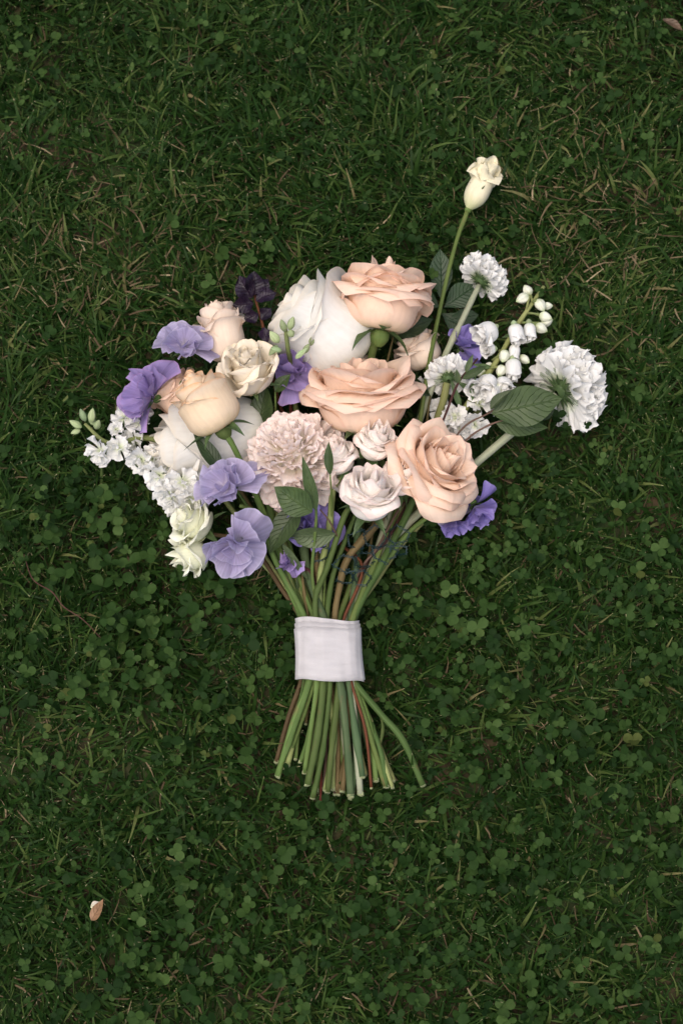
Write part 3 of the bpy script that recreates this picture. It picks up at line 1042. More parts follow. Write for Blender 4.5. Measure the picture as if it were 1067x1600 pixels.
def ribbon():
    root_m = Matrix.Translation(P(515, 1062, 2.0))
    root = thing("ribbon", "wide white satin ribbon wrapped around the flower stems", "ribbon", root_m)
    m, nt = new_mat("white_satin")
    uv = N(nt, "ShaderNodeUVMap")
    mp = N(nt, "ShaderNodeMapping")
    mp.inputs["Scale"].default_value = (4, 3.5, 1)
    nt.links.new(uv.outputs[0], mp.inputs[0])
    nz = N(nt, "ShaderNodeTexNoise")
    nz.inputs["Scale"].default_value = 2.0
    nz.inputs["Detail"].default_value = 4
    nt.links.new(mp.outputs[0], nz.inputs["Vector"])
    c = ramp(nt, nz.outputs[0], [(0.3, (0.44, 0.42, 0.425)), (0.7, (0.51, 0.49, 0.495))])
    wv = N(nt, "ShaderNodeTexWave", wave_type='BANDS', bands_direction='Y')
    wv.inputs["Scale"].default_value = 60
    nt.links.new(uv.outputs[0], wv.inputs["Vector"])
    p = N(nt, "ShaderNodeBsdfPrincipled")
    nt.links.new(c, p.inputs["Base Color"])
    p.inputs["Roughness"].default_value = 0.42
    p.inputs["Specular IOR Level"].default_value = 0.35
    p.inputs["Sheen Weight"].default_value = 0.3
    bp = N(nt, "ShaderNodeBump")
    bp.inputs["Strength"].default_value = 0.5
    bp.inputs["Distance"].default_value = 0.0022
    h = math_n(nt, 'ADD', nz.outputs[0], math_n(nt, 'MULTIPLY', wv.outputs[0], 0.06))
    nt.links.new(h, bp.inputs["Height"])
    nt.links.new(bp.outputs[0], p.inputs["Normal"])
    o = N(nt, "ShaderNodeOutputMaterial")
    nt.links.new(p.outputs[0], o.inputs[0])

    def band(name, t0, t1, grow, lift, seed, a0=0.0, a1=2 * math.pi, nrow=10, skew=0.0):
        rng = random.Random(seed)
        ph = [rng.uniform(0, 6.28) for _ in range(6)]
        na = 96
        rows = []
        for j in range(nrow):
            t = t0 + (t1 - t0) * j / (nrow - 1)
            row = []
            for k in range(na):
                a = a0 + (a1 - a0) * k / (na - 1 if a1 - a0 < 6.2 else na)
                # the fabric runs a little askew and is drawn in at the waist
                py = RB_T + (RB_B - RB_T) * t
                hw = (52.5 - 2.0 * math.sin(math.pi * t) + 1.5 * (t - .5)) + grow
                cx = 513.5 + 4.5 * (t - 0.5)
                hz = 1.75 + 0.02 * grow
                e = 0.78
                ca, sa = math.cos(a), math.sin(a)
                X = math.copysign(abs(ca) ** e, ca)
                Z = math.copysign(abs(sa) ** e, sa)
                wr = 0.032 * math.sin(11 * a + ph[5] + .8 * t) + 0.02 * math.sin(19 * a + ph[3] - t) + 0.04 * math.sin(7 * a + ph[0] + 3 * t) * math.sin(math.pi * (t + .15)) + 0.03 * math.sin(13 * a + ph[1] - 2 * t) + 0.035 * math.sin(3 * a + ph[4]) * math.cos(9 * t + ph[2])
                zc = 3.7 + (hz + wr) * Z + lift
                edge = 0
                if j == 0:
                    edge = 1.6 * math.sin(3 * a + ph[2])
                if j == nrow - 1:
                    edge = 1.2 * math.sin(4 * a + ph[3])
                dy = 3.0 * math.sin(a) * 0 + (X * 1.5 + skew * X) + edge
                row.append(P(cx + hw * X, py + dy + (3.0 if a1 - a0 > 6 else 0) * (t - .5) * Z, zc))
            rows.append(row)
        return grid_mesh(name, rows, m, closed_u=(a1 - a0 > 6.2))
    b = band("wrap", 0.05, 1.0, 0, 0, 1)
    o = part("wrap", to_local(b, root_m), root)
    sm = o.modifiers.new("thick", 'SOLIDIFY')
    sm.thickness = 0.0006
    sm.offset = -1
    b = band("outer_wrap", 0.13, 0.985, 1.6, 0.09, 1, nrow=10, skew=-1.2)
    o = part("outer_wrap", to_local(b, root_m), root)
    sm = o.modifiers.new("thick", 'SOLIDIFY')
    sm.thickness = 0.0005
    b = band("under_wrap", -0.02, 0.5, -1.6, -0.06, 1, nrow=6, skew=1.5)
    o = part("under_wrap", to_local(b, root_m), root)


ribbon()

# ------------------------------------------------------------------ flowers
# stem runs: bloom end ... top of ribbon ... foot of ribbon ... cut end; heights in cm


def flower_root(name, label, cat, px, py, z, ang, el, roll=0, group=None):
    m = at(frame(ang, el, roll), P(px, py, z))
    return thing(name, label, cat, m, group), m


# --- peach roses
GP = "peach roses in the bouquet"
r, m = flower_root("peach_rose", "open peach rose at the top of the bouquet, green calyx and stem showing below it", "rose", 594, 512, 6.4, 82, -2, 20, GP)
bloom(r, PEACH, OPEN_ROSE, pxm(93, 6), 3, ruf=0.018, tip=0.07)
calyx(r, pxm(17, 6), L=0.034, spread=100, seed=4, droop=0.6, drop=-0.003)
stem_part(r, m, [(588, 524, 6.3), (578, 575, 5.0), (570, 700, 3.2), (556, 880, 3.4), (528, 972, 4.2), (530, 1064, 4.9), (518, 1168, 4.0), (512, 1237, 3.3)],
          [9, 7, 6.5, 6.5, 6, 6, 5.6, 5.6], STEM_G, seed=1)

r, m = flower_root("peach_rose", "widest peach rose in the middle of the bouquet, above the small blush roses", "rose", 566, 664, 5.2, 92, 18, 60, GP)
bloom(r, PEACH, OPEN_ROSE, pxm(105, 7), 8, ruf=0.018, tip=0.07, squash=.85)
calyx(r, pxm(20, 6), L=0.03, spread=95, seed=7)
stem_part(r, m, [(566, 680, 4.6), (560, 800, 3.6), (556, 900, 3.8), (546, 972, 4.4), (552, 1064, 4.9), (566, 1213, 3.6)],
          [8, 7, 6, 5, 5, 4.8], STEM_B, seed=2)

r, m = flower_root("peach_rose", "peach rose facing up at the right, above the deep violet sweet pea", "rose", 656, 752, 5.0, 42, 40, 10, GP)
bloom(r, PEACH, FACE_ROSE, pxm(94, 8), 15, ruf=0.018, tip=0.12)
calyx(r, pxm(20, 6), L=0.028, spread=95, seed=9)
stem_part(r, m, [(655, 760, 4.6), (630, 815, 4.0), (596, 880, 4.2), (560, 970, 4.5), (562, 1058, 4.6), (592, 1110, 4.2), (625, 1160, 3.7), (660, 1226, 2.8)],
          [8, 7, 7, 6, 6, 6.2, 6.6, 6], STEM_G, seed=3)

r, m = flower_root("peach_rose", "peach rose almost hidden behind the ruffled lavender sweet pea at far left", "rose", 296, 636, 3.6, 134, 12, 0, GP)
bloom(r, PEACH, CUP_ROSE, pxm(46, 4), 21, jitter=0.4)
calyx(r, pxm(13, 4), L=0.02, spread=80, seed=11)
stem_part(r, m, [(300, 642, 3.4), (360, 740, 2.4), (440, 880, 2.9), (480, 972, 3.2), (478, 1064, 3.0), (455, 1140, 2.6), (446, 1180, 2.3)], [5, 5, 5, 5, 5, 5, 5], STEM_O, seed=4)

# --- pale roses and buds
r, m = flower_root("cream_rose", "plump cream yellow rosebud lying over the big white rose at the left", "rose", 346, 668, 8.0, 121, 12, 40)
bloom(r, CREAMY, BUD_ROSE, pxm(49, 7), 25, ruf=0.02, jitter=0.4)
calyx(r, pxm(14, 7), L=0.026, spread=100, seed=12, droop=0.9)
stem_part(r, m, [(352, 678, 7.8), (368, 704, 7.4), (412, 800, 4.6), (452, 905, 3.8), (473, 970, 4.2), (495, 1062, 4.8), (486, 1130, 4.2), (476, 1207, 3.0)],
          [6, 6, 6, 6, 6, 5, 5, 5], STEM_G, seed=5)

r, m = flower_root("pale_peach_rose", "pale peach rosebud at upper left with flat top, beside the dark plum leaves", "rose", 358, 562, 4.2, 104, 8, 15)
bloom(r, PALEPEACH, CUP_ROSE, pxm(45, 5), 31, ruf=0.018, squash=1.5, jitter=0.4)
calyx(r, pxm(12, 5), L=0.02, spread=90, seed=14)
stem_part(r, m, [(362, 570, 4.0), (400, 700, 2.6), (455, 880, 3.0), (487, 972, 3.4), (490, 1064, 3.4), (468, 1130, 3.2), (449, 1195, 2.8)], [5, 5, 5, 5, 5, 5, 5.4], STEM_L, seed=6)

r, m = flower_root("pale_peach_rose", "folded pale peach rose tucked under the topmost peach rose", "rose", 668, 572, 2.6, 118, 8, 70)
bloom(r, PALEPEACH, CUP_ROSE, pxm(42, 4), 33, ruf=0.05, jitter=0.4)
calyx(r, pxm(12, 4), L=0.02, spread=90, seed=15)
stem_part(r, m, [(670, 580, 2.4), (640, 720, 2.2), (590, 880, 2.8), (550, 972, 3.4), (548, 1064, 3.6), (556, 1150, 3.0), (548, 1243, 2.8)], [6, 6, 6, 6, 6, 6, 6.2], STEM_B, seed=7)

r, m = flower_root("white_rose", "large white globe rose left of the topmost peach rose", "rose", 562, 560, 3.4, 143, 8, 30)
bloom(r, WHITE, GLOBE_ROSE, pxm(90, 5), 41, ruf=0.02, squash=1.05, jitter=0.4)
calyx(r, pxm(18, 4), L=0.026, spread=95, seed=16)
stem_part(r, m, [(565, 565, 3.4), (575, 700, 2.6), (556, 880, 3.0), (530, 972, 3.4), (536, 1064, 3.2), (545, 1150, 2.6), (528, 1240, 2.2)], [7, 7, 6, 6, 5, 5, 5], STEM_O, seed=8)

r, m = flower_root("white_rose", "big white rose lying on its side under the cream yellow bud", "rose", 412, 668, 3.0, 193, 10, 0)
bloom(r, WHITE, GLOBE_ROSE, pxm(70, 5), 44, ruf=0.018, squash=1.6, jitter=0.4)
calyx(r, pxm(17, 4), L=0.03, spread=100, seed=17)
stem_part(r, m, [(402, 668, 3.2), (420, 780, 2.8), (444, 897, 3.6), (470, 966, 4.0), (482, 1062, 4.6), (462, 1130, 3.8), (434, 1212, 2.8)], [7, 7, 6.5, 6, 6, 5.6, 5.6], STEM_G, seed=9)

# --- blush spray roses
GS = "small blush spray roses in the bouquet"
spr = [("small blush spray rose in front of the cluster, full face showing", 576, 800, 7.4, 82, 38, 50, 52, 51),
       ("small blush spray rose at the back of the cluster, against the middle peach rose", 580, 712, 6.6, 70, 34, 10, 36, 53),
       ("small pale spray rose at the left of the cluster, beside the pink pompon", 536, 735, 6.6, 112, 22, 80, 36, 55),
       ("small pink tinged spray rose at the right of the cluster, against the right peach rose", 616, 762, 6.6, 58, 38, 30, 36, 57)]
paths = [([(560, 800, 6.4), (541, 800, 6.2), (512, 885, 5.4), (494, 930, 5.2), (491, 972, 5.0), (504, 1066, 5.0), (493, 1150, 4.4), (481, 1225, 3.6)], [6, 6, 6, 5.6, 5.6, 7, 7, 7], STEM_G),
         ([(580, 720, 6.0), (560, 790, 5.0), (545, 830, 4.6), (520, 900, 4.4), (510, 972, 4.4), (516, 1068, 4.8), (505, 1170, 3.8), (489, 1246, 2.8)], [4, 4, 4.5, 5, 6, 5, 5.4, 5.6], STEM_G),
         ([(532, 745, 6.0), (520, 770, 5.8), (514, 830, 5.0), (500, 900, 4.4), (500, 972, 4.4), (508, 1064, 4.4), (520, 1150, 3.6), (508, 1234, 2.8)], [4, 5, 5, 5, 5, 5, 5, 4], STEM_L),
         ([(612, 772, 5.8), (596, 810, 4.8), (545, 870, 4.6), (530, 920, 4.3), (523, 972, 4.5), (544, 1064, 4.4), (541, 1160, 3.2), (535, 1235, 2.6)], [5, 6, 7, 6, 5, 5, 5, 5], STEM_O)]
for (lab, px, py, z, a, e, ro, rad, sd_), (pp, rr_, mt) in zip(spr, paths):
    r, m = flower_root("spray_rose", lab, "rose", px, py, z, a, e, ro, GS)
    bloom(r, BLUSH, SPRAY_ROSE, pxm(rad, 8), sd_, ruf=0.03, tip=0.12)
    calyx(r, pxm(rad * 0.24, 7), L=0.022, spread=85, seed=sd_, droop=0.7)
    stem_part(r, m, pp, rr_, mt, seed=sd_)

# --- lisianthus
GL = "cream lisianthus blooms"
r, m = flower_root("lisianthus", "ruffled cream lisianthus between the cream yellow bud and the white globe rose", "lisianthus", 398, 606, 6.0, 106, 40, 0, GL)
bloom(r, LISI, RUFFLE, pxm(54, 7), 61, ruf=0.09, frill=0.025, squash=1.15)
calyx(r, pxm(9, 6), L=0.02, spread=80, seed=18)
stem_part(r, m, [(400, 602, 5.6), (408, 640, 4.6), (440, 800, 3.2), (470, 910, 3.6), (492, 972, 4.0), (500, 1064, 4.0), (484, 1150, 3.4), (470, 1190, 2.8)], [4, 4, 4, 4, 4.5, 4.5, 4.5, 4], STEM_G, seed=10)

r, m = flower_root("lisianthus", "single closed cream lisianthus bud standing out alone at upper right on a long stem", "lisianthus", 732, 326, 3.2, 64, 6, 20)
bloom(r, CREAMLIS, CLOSED_LISI, pxm(27, 3), 63, ruf=0.07, frill=0.012, squash=1.1)
calyx(r, pxm(6, 3), L=0.022, spread=20, seed=19, droop=0.1)
stem_part(r, m, [(730, 330, 3.2), (712, 380, 3.4), (690, 470, 4.0), (668, 580, 4.4), (640, 740, 3.6), (585, 880, 4.2), (552, 970, 4.5), (566, 1062, 4.6), (580, 1150, 3.6), (602, 1228, 2.6)],
          [4.0, 3.4, 3.4, 3.6, 4, 4.5, 5, 4.5, 4.5, 4], STEM_G, seed=11)

r, m = flower_root("lisianthus", "greenish white lisianthus bloom at lower left, upper one of two", "lisianthus", 322, 828, 3.6, 148, 28, 0, "greenish white lisianthus blooms")
bloom(r, GREENWHITE, RUFFLE, pxm(47, 4), 65, ruf=0.05, frill=0.008)
calyx(r, pxm(9, 4), L=0.02, spread=70, seed=20)
stem_part(r, m, [(328, 834, 3.2), (390, 850, 2.8), (440, 920, 3.0), (472, 972, 3.4), (470, 1062, 3.4), (455, 1120, 2.8), (432, 1190, 2.2)], [4, 4, 4, 4, 4, 4, 4], STEM_O, seed=12)
r, m = flower_root("lisianthus", "greenish white lisianthus bloom at lower left, lower one touching the grass", "lisianthus", 322, 862, 3.0, 196, 14, 40, "greenish white lisianthus blooms")
bloom(r, GREENWHITE, RUFFLE, pxm(42, 4), 67, ruf=0.06, tip=0.3)
stem_part(r, m, [(324, 862, 2.8), (390, 866, 2.4), (450, 925, 2.8), (480, 972, 3.0), (500, 1062, 3.0), (520, 1150, 2.6), (520, 1232, 2.2)], [4, 4, 4, 4, 4, 4, 4.5], STEM_L, seed=13)

# --- pink pompon bloom
r, m = flower_root("pompon_flower", "round pale pink pompon flower of many small crinkled petals", "flower", 466, 735, 4.4, 108, 48, 0)
pv = fan_set("petal", POMPON, 7, 71, 0.0200, 0.0088, cup=0.38, ruf=0.085, notch=0.07, frill=0.022, neck=0.4, fold=0.22, back=0.16)
rng = random.Random(72)
npet = 225
for k in range(npet):
    f = (k + 0.5) / npet
    pol = math.acos(1 - f * 1.55)
    th = k * 2.39996 + rng.uniform(-.35, .35)
    s = 0.80 + 0.35 * f + rng.uniform(-.16, .16)
    rad = 0.0165 + 0.004 * f
    rz = rad * math.cos(pol) + 0.014
    part("petal", rng.choice(pv), r, ring_m(th, pol * 0.95 + 0.42 + rng.uniform(-.40, .2), rad * math.sin(pol), rz, rng.uniform(-.4, .4), s))
rows = [[(0.016 * q * math.cos(k * .524), 0.016 * q * math.sin(k * .524), h) for k in range(12)] for q, h in ((.1, -0.004), (.6, -0.002), (1, .006), (1.05, .016), (.8, .026), (.1, .03))]
part("flower_heart", grid_mesh("flower_heart", rows, POMPON, closed_u=True), r)
stem_part(r, m, [(466, 740, 4.2), (470, 800, 3.8), (480, 890, 4.0), (508, 972, 4.8), (534, 1072, 5.0), (541, 1160, 3.8), (548, 1240, 3.0)], [6, 6, 6, 6, 6, 6, 6], STEM_B, seed=14)


# --- sweet peas
def fan2(rng, Rr, a0, a1, depth, ruf, notch, foldb, nu=19, nv=9):
    """Broad rounded petal swept through an angle (the standard of a sweet pea)."""
    a = np.linspace(R_(a0), R_(a1), nu)[None, :]
    v = np.linspace(0.03, 1, nv)[:, None]
    mid = (R_(a0) + R_(a1)) / 2
    w = (a - mid) / (R_(a1 - a0) / 2)
    rad = Rr * (1 - notch * np.exp(-(w / 0.13) ** 2) - 0.12 * np.abs(w) ** 3)
    p1, p2 = rng.uniform(0, 6.28), rng.uniform(0, 6.28)
    x = rad * v * np.sin(a)
    y = rad * v * np.cos(a) * 0.86
    z = -depth * Rr * v ** 2.2 + foldb * Rr * np.abs(w) * v + ruf * Rr * v ** 2 * (np.sin(5.5 * w + p1) + 0.55 * np.sin(10 * w + p2))
    z = z + 0.035 * Rr * v ** 5 * (np.sin(19 * w + p1) + 0.7 * np.sin(31 * w + p2))
    return np.stack([x, y, z], -1)


def sweet_pea(label, px, py, z, ang, el, roll, size, mat, seed, path=None, group=None, wing=0.62, smat=None, mat2=None, std=1.0):
    r, m = flower_root("sweet_pea", label, "sweet pea", px, py, z, ang, el, roll, group)
    rng = random.Random(seed)
    s = pxm(size, z)
    for (k, sc, a, dep, rf, nt_, fb, tilt) in ((0, 1.0, 112, .30, .15, .18, .22, -8), (1, .84, 92, .05, .19, .20, .42, 14), (2, .66, 74, -.2, .2, .12, .5, 34)):
        me = grid_mesh("standard_petal", fan2(rng, s * std * sc, -a + rng.uniform(-12, 12), a + rng.uniform(-12, 12), dep + rng.uniform(-.1, .1), rf, nt_, fb, nu=41, nv=12), mat if k < 2 else (mat2 or mat))
        me.transform(Matrix.Translation((0, 0, 0.003 + .002 * k)) @ Matrix.Rotation(R_(rng.uniform(-18, 18)), 4, 'Z') @ Matrix.Rotation(R_(tilt + rng.uniform(-8, 8)), 4, 'X'))
        part("standard_petal", me, r)
    for k, a in enumerate((-128, -82, 80, 130)):
        me = grid_mesh("wing_petal", fan2(rng, s * wing * rng.uniform(.8, 1.15), -66, 66, -0.3 + rng.uniform(-.2, .2), 0.17, 0.05, 0.3, nu=27, nv=10), mat2 or mat)
        me.transform(Matrix.Translation((0, 0, 0.006 + .001 * k)) @ Matrix.Rotation(R_(a + rng.uniform(-22, 22)), 4, 'Z') @ Matrix.Rotation(R_(rng.uniform(8, 50)), 4, 'X'))
        part("wing_petal", me, r)
    me = grid_mesh("keel", leaf_pts(rng, s * 0.55, s * 0.18, fold=1.4, bend=-0.6, shape=0.5), mat2 or mat)
    me.transform(Matrix.Translation((0, 0, 0.006)) @ Matrix.Rotation(R_(-90), 4, 'Z') @ Matrix.Rotation(R_(-50), 4, 'Y'))
    part("keel", me, r)
    calyx(r, s * 0.13, nsep=5, L=s * 0.34, spread=62, seed=seed, hipmat=smat or STEM_G, droop=-0.3, drop=0.003)
    if path:
        stem_part(r, m, path[0], path[1], path[2], seed=seed, cut=path[3] if len(path) > 3 else True)
    return r


GL_ = "lavender sweet peas in the bouquet"
sweet_pea("pale lavender sweet pea at upper left, beside the pale peach bud", 290, 546, 5.6, 100, 74, 75, 60, LAV, 81,
          ([(312, 545, 5.0), (322, 528, 5.6), (338, 540, 5.2), (345, 560, 4.6), (400, 720, 2.6), (455, 900, 3.2), (482, 972, 3.4), (486, 1064, 3.2), (474, 1120, 2.8), (462, 1185, 2.4)], [3, 3, 3, 3, 3, 3, 3, 3, 3, 3], STEM_G), GL_)
sweet_pea("crumpled lavender sweet pea furthest left, above the white stock", 246, 622, 5.2, 168, 48, 60, 68, PURP, 82,
          ([(250, 622, 5.0), (285, 598, 5.4), (312, 590, 5.0), (350, 660, 3.4), (420, 830, 2.8), (465, 940, 3.0), (485, 975, 3.2), (495, 1064, 3.4), (500, 1150, 2.6), (478, 1200, 2.2)], [3, 4, 3.5, 3, 3, 3, 3, 3, 3, 3], STEM_G), GL_, wing=0.75)
sweet_pea("lavender sweet pea left of the pink pompon, upper one of the front pair", 364, 766, 7.4, 150, 62, 35, 66, LAV, 83,
          ([(375, 790, 6.4), (402, 800, 5.6), (428, 830, 4.6), (452, 900, 4.0), (476, 972, 4.4), (490, 1064, 4.4), (470, 1130, 3.6), (445, 1200, 2.6)], [3.5, 4, 4, 4, 4, 4, 4, 4], STEM_G), GL_, wing=0.66)
sweet_pea("broad lavender sweet pea at the lower left edge of the bouquet, beside the greenish lisianthus", 370, 842, 6.8, 250, 60, 190, 68, LAV, 84,
          ([(376, 832, 6.8), (392, 822, 6.4), (415, 838, 5.4), (432, 880, 4.8), (465, 969, 4.6), (480, 1062, 4.8), (455, 1150, 3.6), (433, 1211, 2.6)], [4, 5, 4.5, 5.5, 6, 5, 5, 5], STEM_G), GL_, wing=0.7)
sweet_pea("purple sweet pea deep in the middle, between the cream lisianthus and the middle peach rose", 454, 590, 4.4, 90, 60, 0, 56, PURP, 85,
          ([(452, 596, 3.6), (460, 700, 2.4), (490, 880, 2.8), (505, 972, 3.0), (512, 1064, 3.0), (500, 1160, 2.4), (501, 1254, 2.2)], [3, 3, 3, 3, 3, 2.2, 2.2], STEM_R), GL_)
sweet_pea("violet sweet pea half covered by the green leaves, below the pink pompon", 482, 818, 4.4, 200, 62, 300, 60, VIOLET, 86,
          ([(492, 818, 4.0), (495, 880, 3.8), (500, 972, 4.0), (516, 1064, 4.0), (530, 1150, 2.8), (527, 1236, 2.2)], [3, 3.5, 3.5, 4, 4, 4], STEM_O), GL_)
sweet_pea("deep violet sweet pea under the right peach rose, seen from behind", 738, 782, 3.4, 292, 24, 120, 44, VIOLET, 87,
          ([(732, 776, 3.4), (700, 790, 3.2), (640, 830, 3.2), (585, 905, 3.6), (552, 970, 4.0), (562, 1062, 4.2), (576, 1140, 3.4), (587, 1219, 2.8)], [4, 4, 4, 4.5, 5, 5, 5, 5], STEM_G), GL_, wing=0.8)
sweet_pea("small pale violet sweet pea at the lower right, drooping beneath the right peach rose", 706, 800, 3.0, 280, 20, 60, 34, LAV, 88,
          ([(702, 796, 3.0), (680, 800, 2.8), (630, 850, 2.8), (580, 920, 3.2), (545, 975, 3.4), (552, 1064, 3.6), (575, 1130, 3.0), (600, 1180, 2.8), (612, 1226, 2.4)], [3, 3, 3, 3.5, 4, 4, 4, 4, 4], STEM_L), GL_, wing=0.8, mat2=VIOLET)
sweet_pea("purple sweet pea behind the pale stems, right of the folded pale peach rose", 718, 552, 3.0, 80, 40, 20, 50, VIOLET, 89,
          ([(716, 566, 2.6), (690, 650, 2.2), (620, 830, 2.6), (560, 960, 3.2), (556, 1064, 3.2), (570, 1150, 2.6), (585, 1200, 2.2)], [3, 3, 3, 4, 4, 4, 4], STEM_B), GL_)
sweet_pea("wilted little purple sweet pea hanging among the stems above the ribbon", 462, 884, 4.4, 150, 40, 200, 24, PURP, 90,
          ([(466, 884, 4.4), (486, 896, 4.2), (500, 940, 4.2), (502, 972, 4.4)], [2.5, 3, 3, 3], STEM_M, False), GL_, wing=0.8)

# --- white stock at the left
def floret(root, rm, px, py, z, ang, el, roll, size, fans, seed, npet=9, parent=None, green=True):
    rng = random.Random(seed)
    m = rm.inverted() @ at(frame(ang, el, roll), P(px, py, z))
    h = hub("floret", root, m)
    s = pxm(size, z) / 0.01
    for k in range(npet):
        inner = k >= npet * 0.6
        part("petal", rng.choice(fans), h, ring_m(k * 2.4 + rng.uniform(-.2, .2), R_((38 if inner else 78) + rng.uniform(-16, 16)), 0.0006 * s, 0.001 * s * (2 if inner else 1), rng.uniform(-.4, .4), s * (0.72 if inner else 1.0)))
    if green:
        rows = [[(0.0022 * s * q * math.cos(k * .785), 0.0022 * s * q * math.sin(k * .785), hh * s) for k in range(8)] for q, hh in ((.5, -0.006), (1, -0.004), (1.1, -0.001), (.4, .001))]
        part("calyx", grid_mesh("calyx", rows, MINT, closed_u=True), h)
    return h


def budlet(root, rm, px, py, z, ang, el, lpx, wpx, mat, seed=0, name="bud", tipmat=None):
    """Closed bud: a plump pointed drop with faint ribs."""
    rng = random.Random(seed)
    m = rm.inverted() @ at(frame(ang, el, rng.uniform(0, 360)), P(px, py, z))
    L, W = pxm(lpx, z), pxm(wpx, z) * 0.5
    rows = []
    for t in np.linspace(0, 1, 12):
        q = math.sin(math.pi * min(1, t ** 0.8 * 0.98 + 0.02)) ** 0.75 if t < 1 else 0.02
        q = max(q, 0.25 if t < 0.1 else 0.02)
        rows.append([(W * q * math.cos(a) * (1 + .07 * math.cos(5 * a)), W * q * math.sin(a) * (1 + .07 * math.cos(5 * a)), L * t) for a in np.linspace(0, 6.2832, 26)[:-1]])
    me = grid_mesh(name, rows, mat, closed_u=True)
    return part(name, me, root, m)


fans_s = fan_set("petal", SNOW, 6, 91, 0.0098, 0.0056, cup=0.22, ruf=0.14, notch=0.10, frill=0.02, neck=0.25)
r, m = flower_root("white_stock", "white stock flower spike reaching out at far left with green tip buds", "stock", 330, 745, 3.0, 160, 10, 0)
stem_part(r, m, [(133, 662, 3.4), (165, 690, 3.4), (200, 688, 3.6), (240, 686, 3.4), (300, 720, 2.8), (380, 820, 2.6), (450, 925, 2.8), (488, 975, 3.2), (498, 1064, 3.8), (490, 1150, 3.0), (482, 1215, 2.4)],
          [3, 4, 5.5, 5.5, 5, 5, 5, 5, 5, 5, 5], STEM_L, seed=15)
for i, (a, b, z, an, e, sz) in enumerate([(160, 704, 3.8, 215, 35, 26), (188, 700, 3.9, 200, 70, 22), (222, 662, 3.6, 120, 40, 25), (195, 655, 3.6, 110, 50, 20), (182, 672, 4.0, 90, 75, 14),
                                          (222, 716, 3.8, 240, 50, 25), (250, 742, 4.2, 230, 60, 27), (286, 752, 4.6, 255, 72, 27), (268, 772, 4.0, 240, 50, 26), (300, 780, 4.2, 280, 60, 26),
                                          (318, 752, 4.2, 300, 60, 22), (240, 718, 3.6, 150, 50, 22), (280, 790, 3.6, 240, 40, 22), (205, 640, 3.4, 100, 60, 22), (212, 690, 3.2, 200, 60, 22), (310, 770, 3.6, 270, 60, 24), (262, 730, 3.8, 200, 60, 22)]):
    floret(r, m, a, b, z, an, e, i * 40, sz, fans_s, 100 + i)
for i, (a, b, z, an, e, l, w) in enumerate([(128, 668, 3.4, 150, 10, 22, 11), (134, 658, 3.6, 110, 20, 22, 11), (143, 660, 3.8, 80, 20, 24, 12), (126, 672, 3.2, 200, 5, 16, 9), (150, 670, 4.0, 60, 40, 20, 11), (150, 664, 3.2, 130, 10, 18, 10)]):
    budlet(r, m, a, b, z, an, e, l, w, MINT, seed=i)

r, m = flower_root("white_stock", "white stock florets low at the right, under the brown leafy twigs", "stock", 735, 660, 2.8, 45, 15, 0)
stem_part(r, m, [(760, 625, 3.0), (730, 665, 2.8), (660, 780, 2.4), (590, 890, 2.8), (550, 972, 3.2), (556, 1064, 3.6), (570, 1130, 3.2), (587, 1168, 3.2), (602, 1222, 2.6)], [4, 5, 5, 5, 5, 5, 5, 4, 4], STEM_L, seed=16)
for i, (a, b, z, an, e, sz) in enumerate([(712, 652, 4.2, 150, 60, 22), (740, 662, 4.2, 280, 60, 24), (722, 668, 3.8, 230, 60, 22), (748, 632, 4.2, 80, 60, 22), (765, 622, 3.8, 60, 50, 20), (700, 670, 3.4, 200, 50, 20),
                                          (775, 640, 3.4, 0, 50, 18), (655, 610, 3.0, 100, 50, 20), (738, 610, 3.6, 70, 55, 18), (690, 640, 3.2, 150, 60, 20)]):
    floret(r, m, a, b, z, an, e, i * 55, sz, fans_s, 130 + i)

r, m = flower_root("stock_bud_tip", "pale green stock tip with closed buds, below the white globe rose", "stock", 452, 560, 4.6, 95, 25, 0)
stem_part(r, m, [(446, 512, 8.2), (450, 545, 7.6), (456, 580, 5.0), (470, 700, 2.4), (500, 880, 2.6), (515, 972, 3.0), (520, 1064, 2.8), (535, 1150, 2.2), (540, 1235, 2.0)], [3, 4, 4, 4, 4, 4, 4, 4, 4], STEM_L, seed=17)
for i, (a, b, z, an, e, l, w) in enumerate([(452, 515, 8.5, 70, 30, 24, 12), (446, 518, 8.3, 110, 25, 22, 11), (436, 535, 8.1, 130, 20, 24, 14), (440, 548, 8.1, 170, 20, 18, 10), (455, 525, 8.7, 90, 60, 16, 12),
                                            (462, 560, 7.7, 40, 20, 26, 9), (475, 552, 7.5, 60, 20, 18, 10), (434, 540, 8.1, 230, 15, 22, 11), (485, 540, 7.1, 70, 20, 18, 10)]):
    budlet(r, m, a, b, z, an, e, l, w, MINT, seed=20 + i)


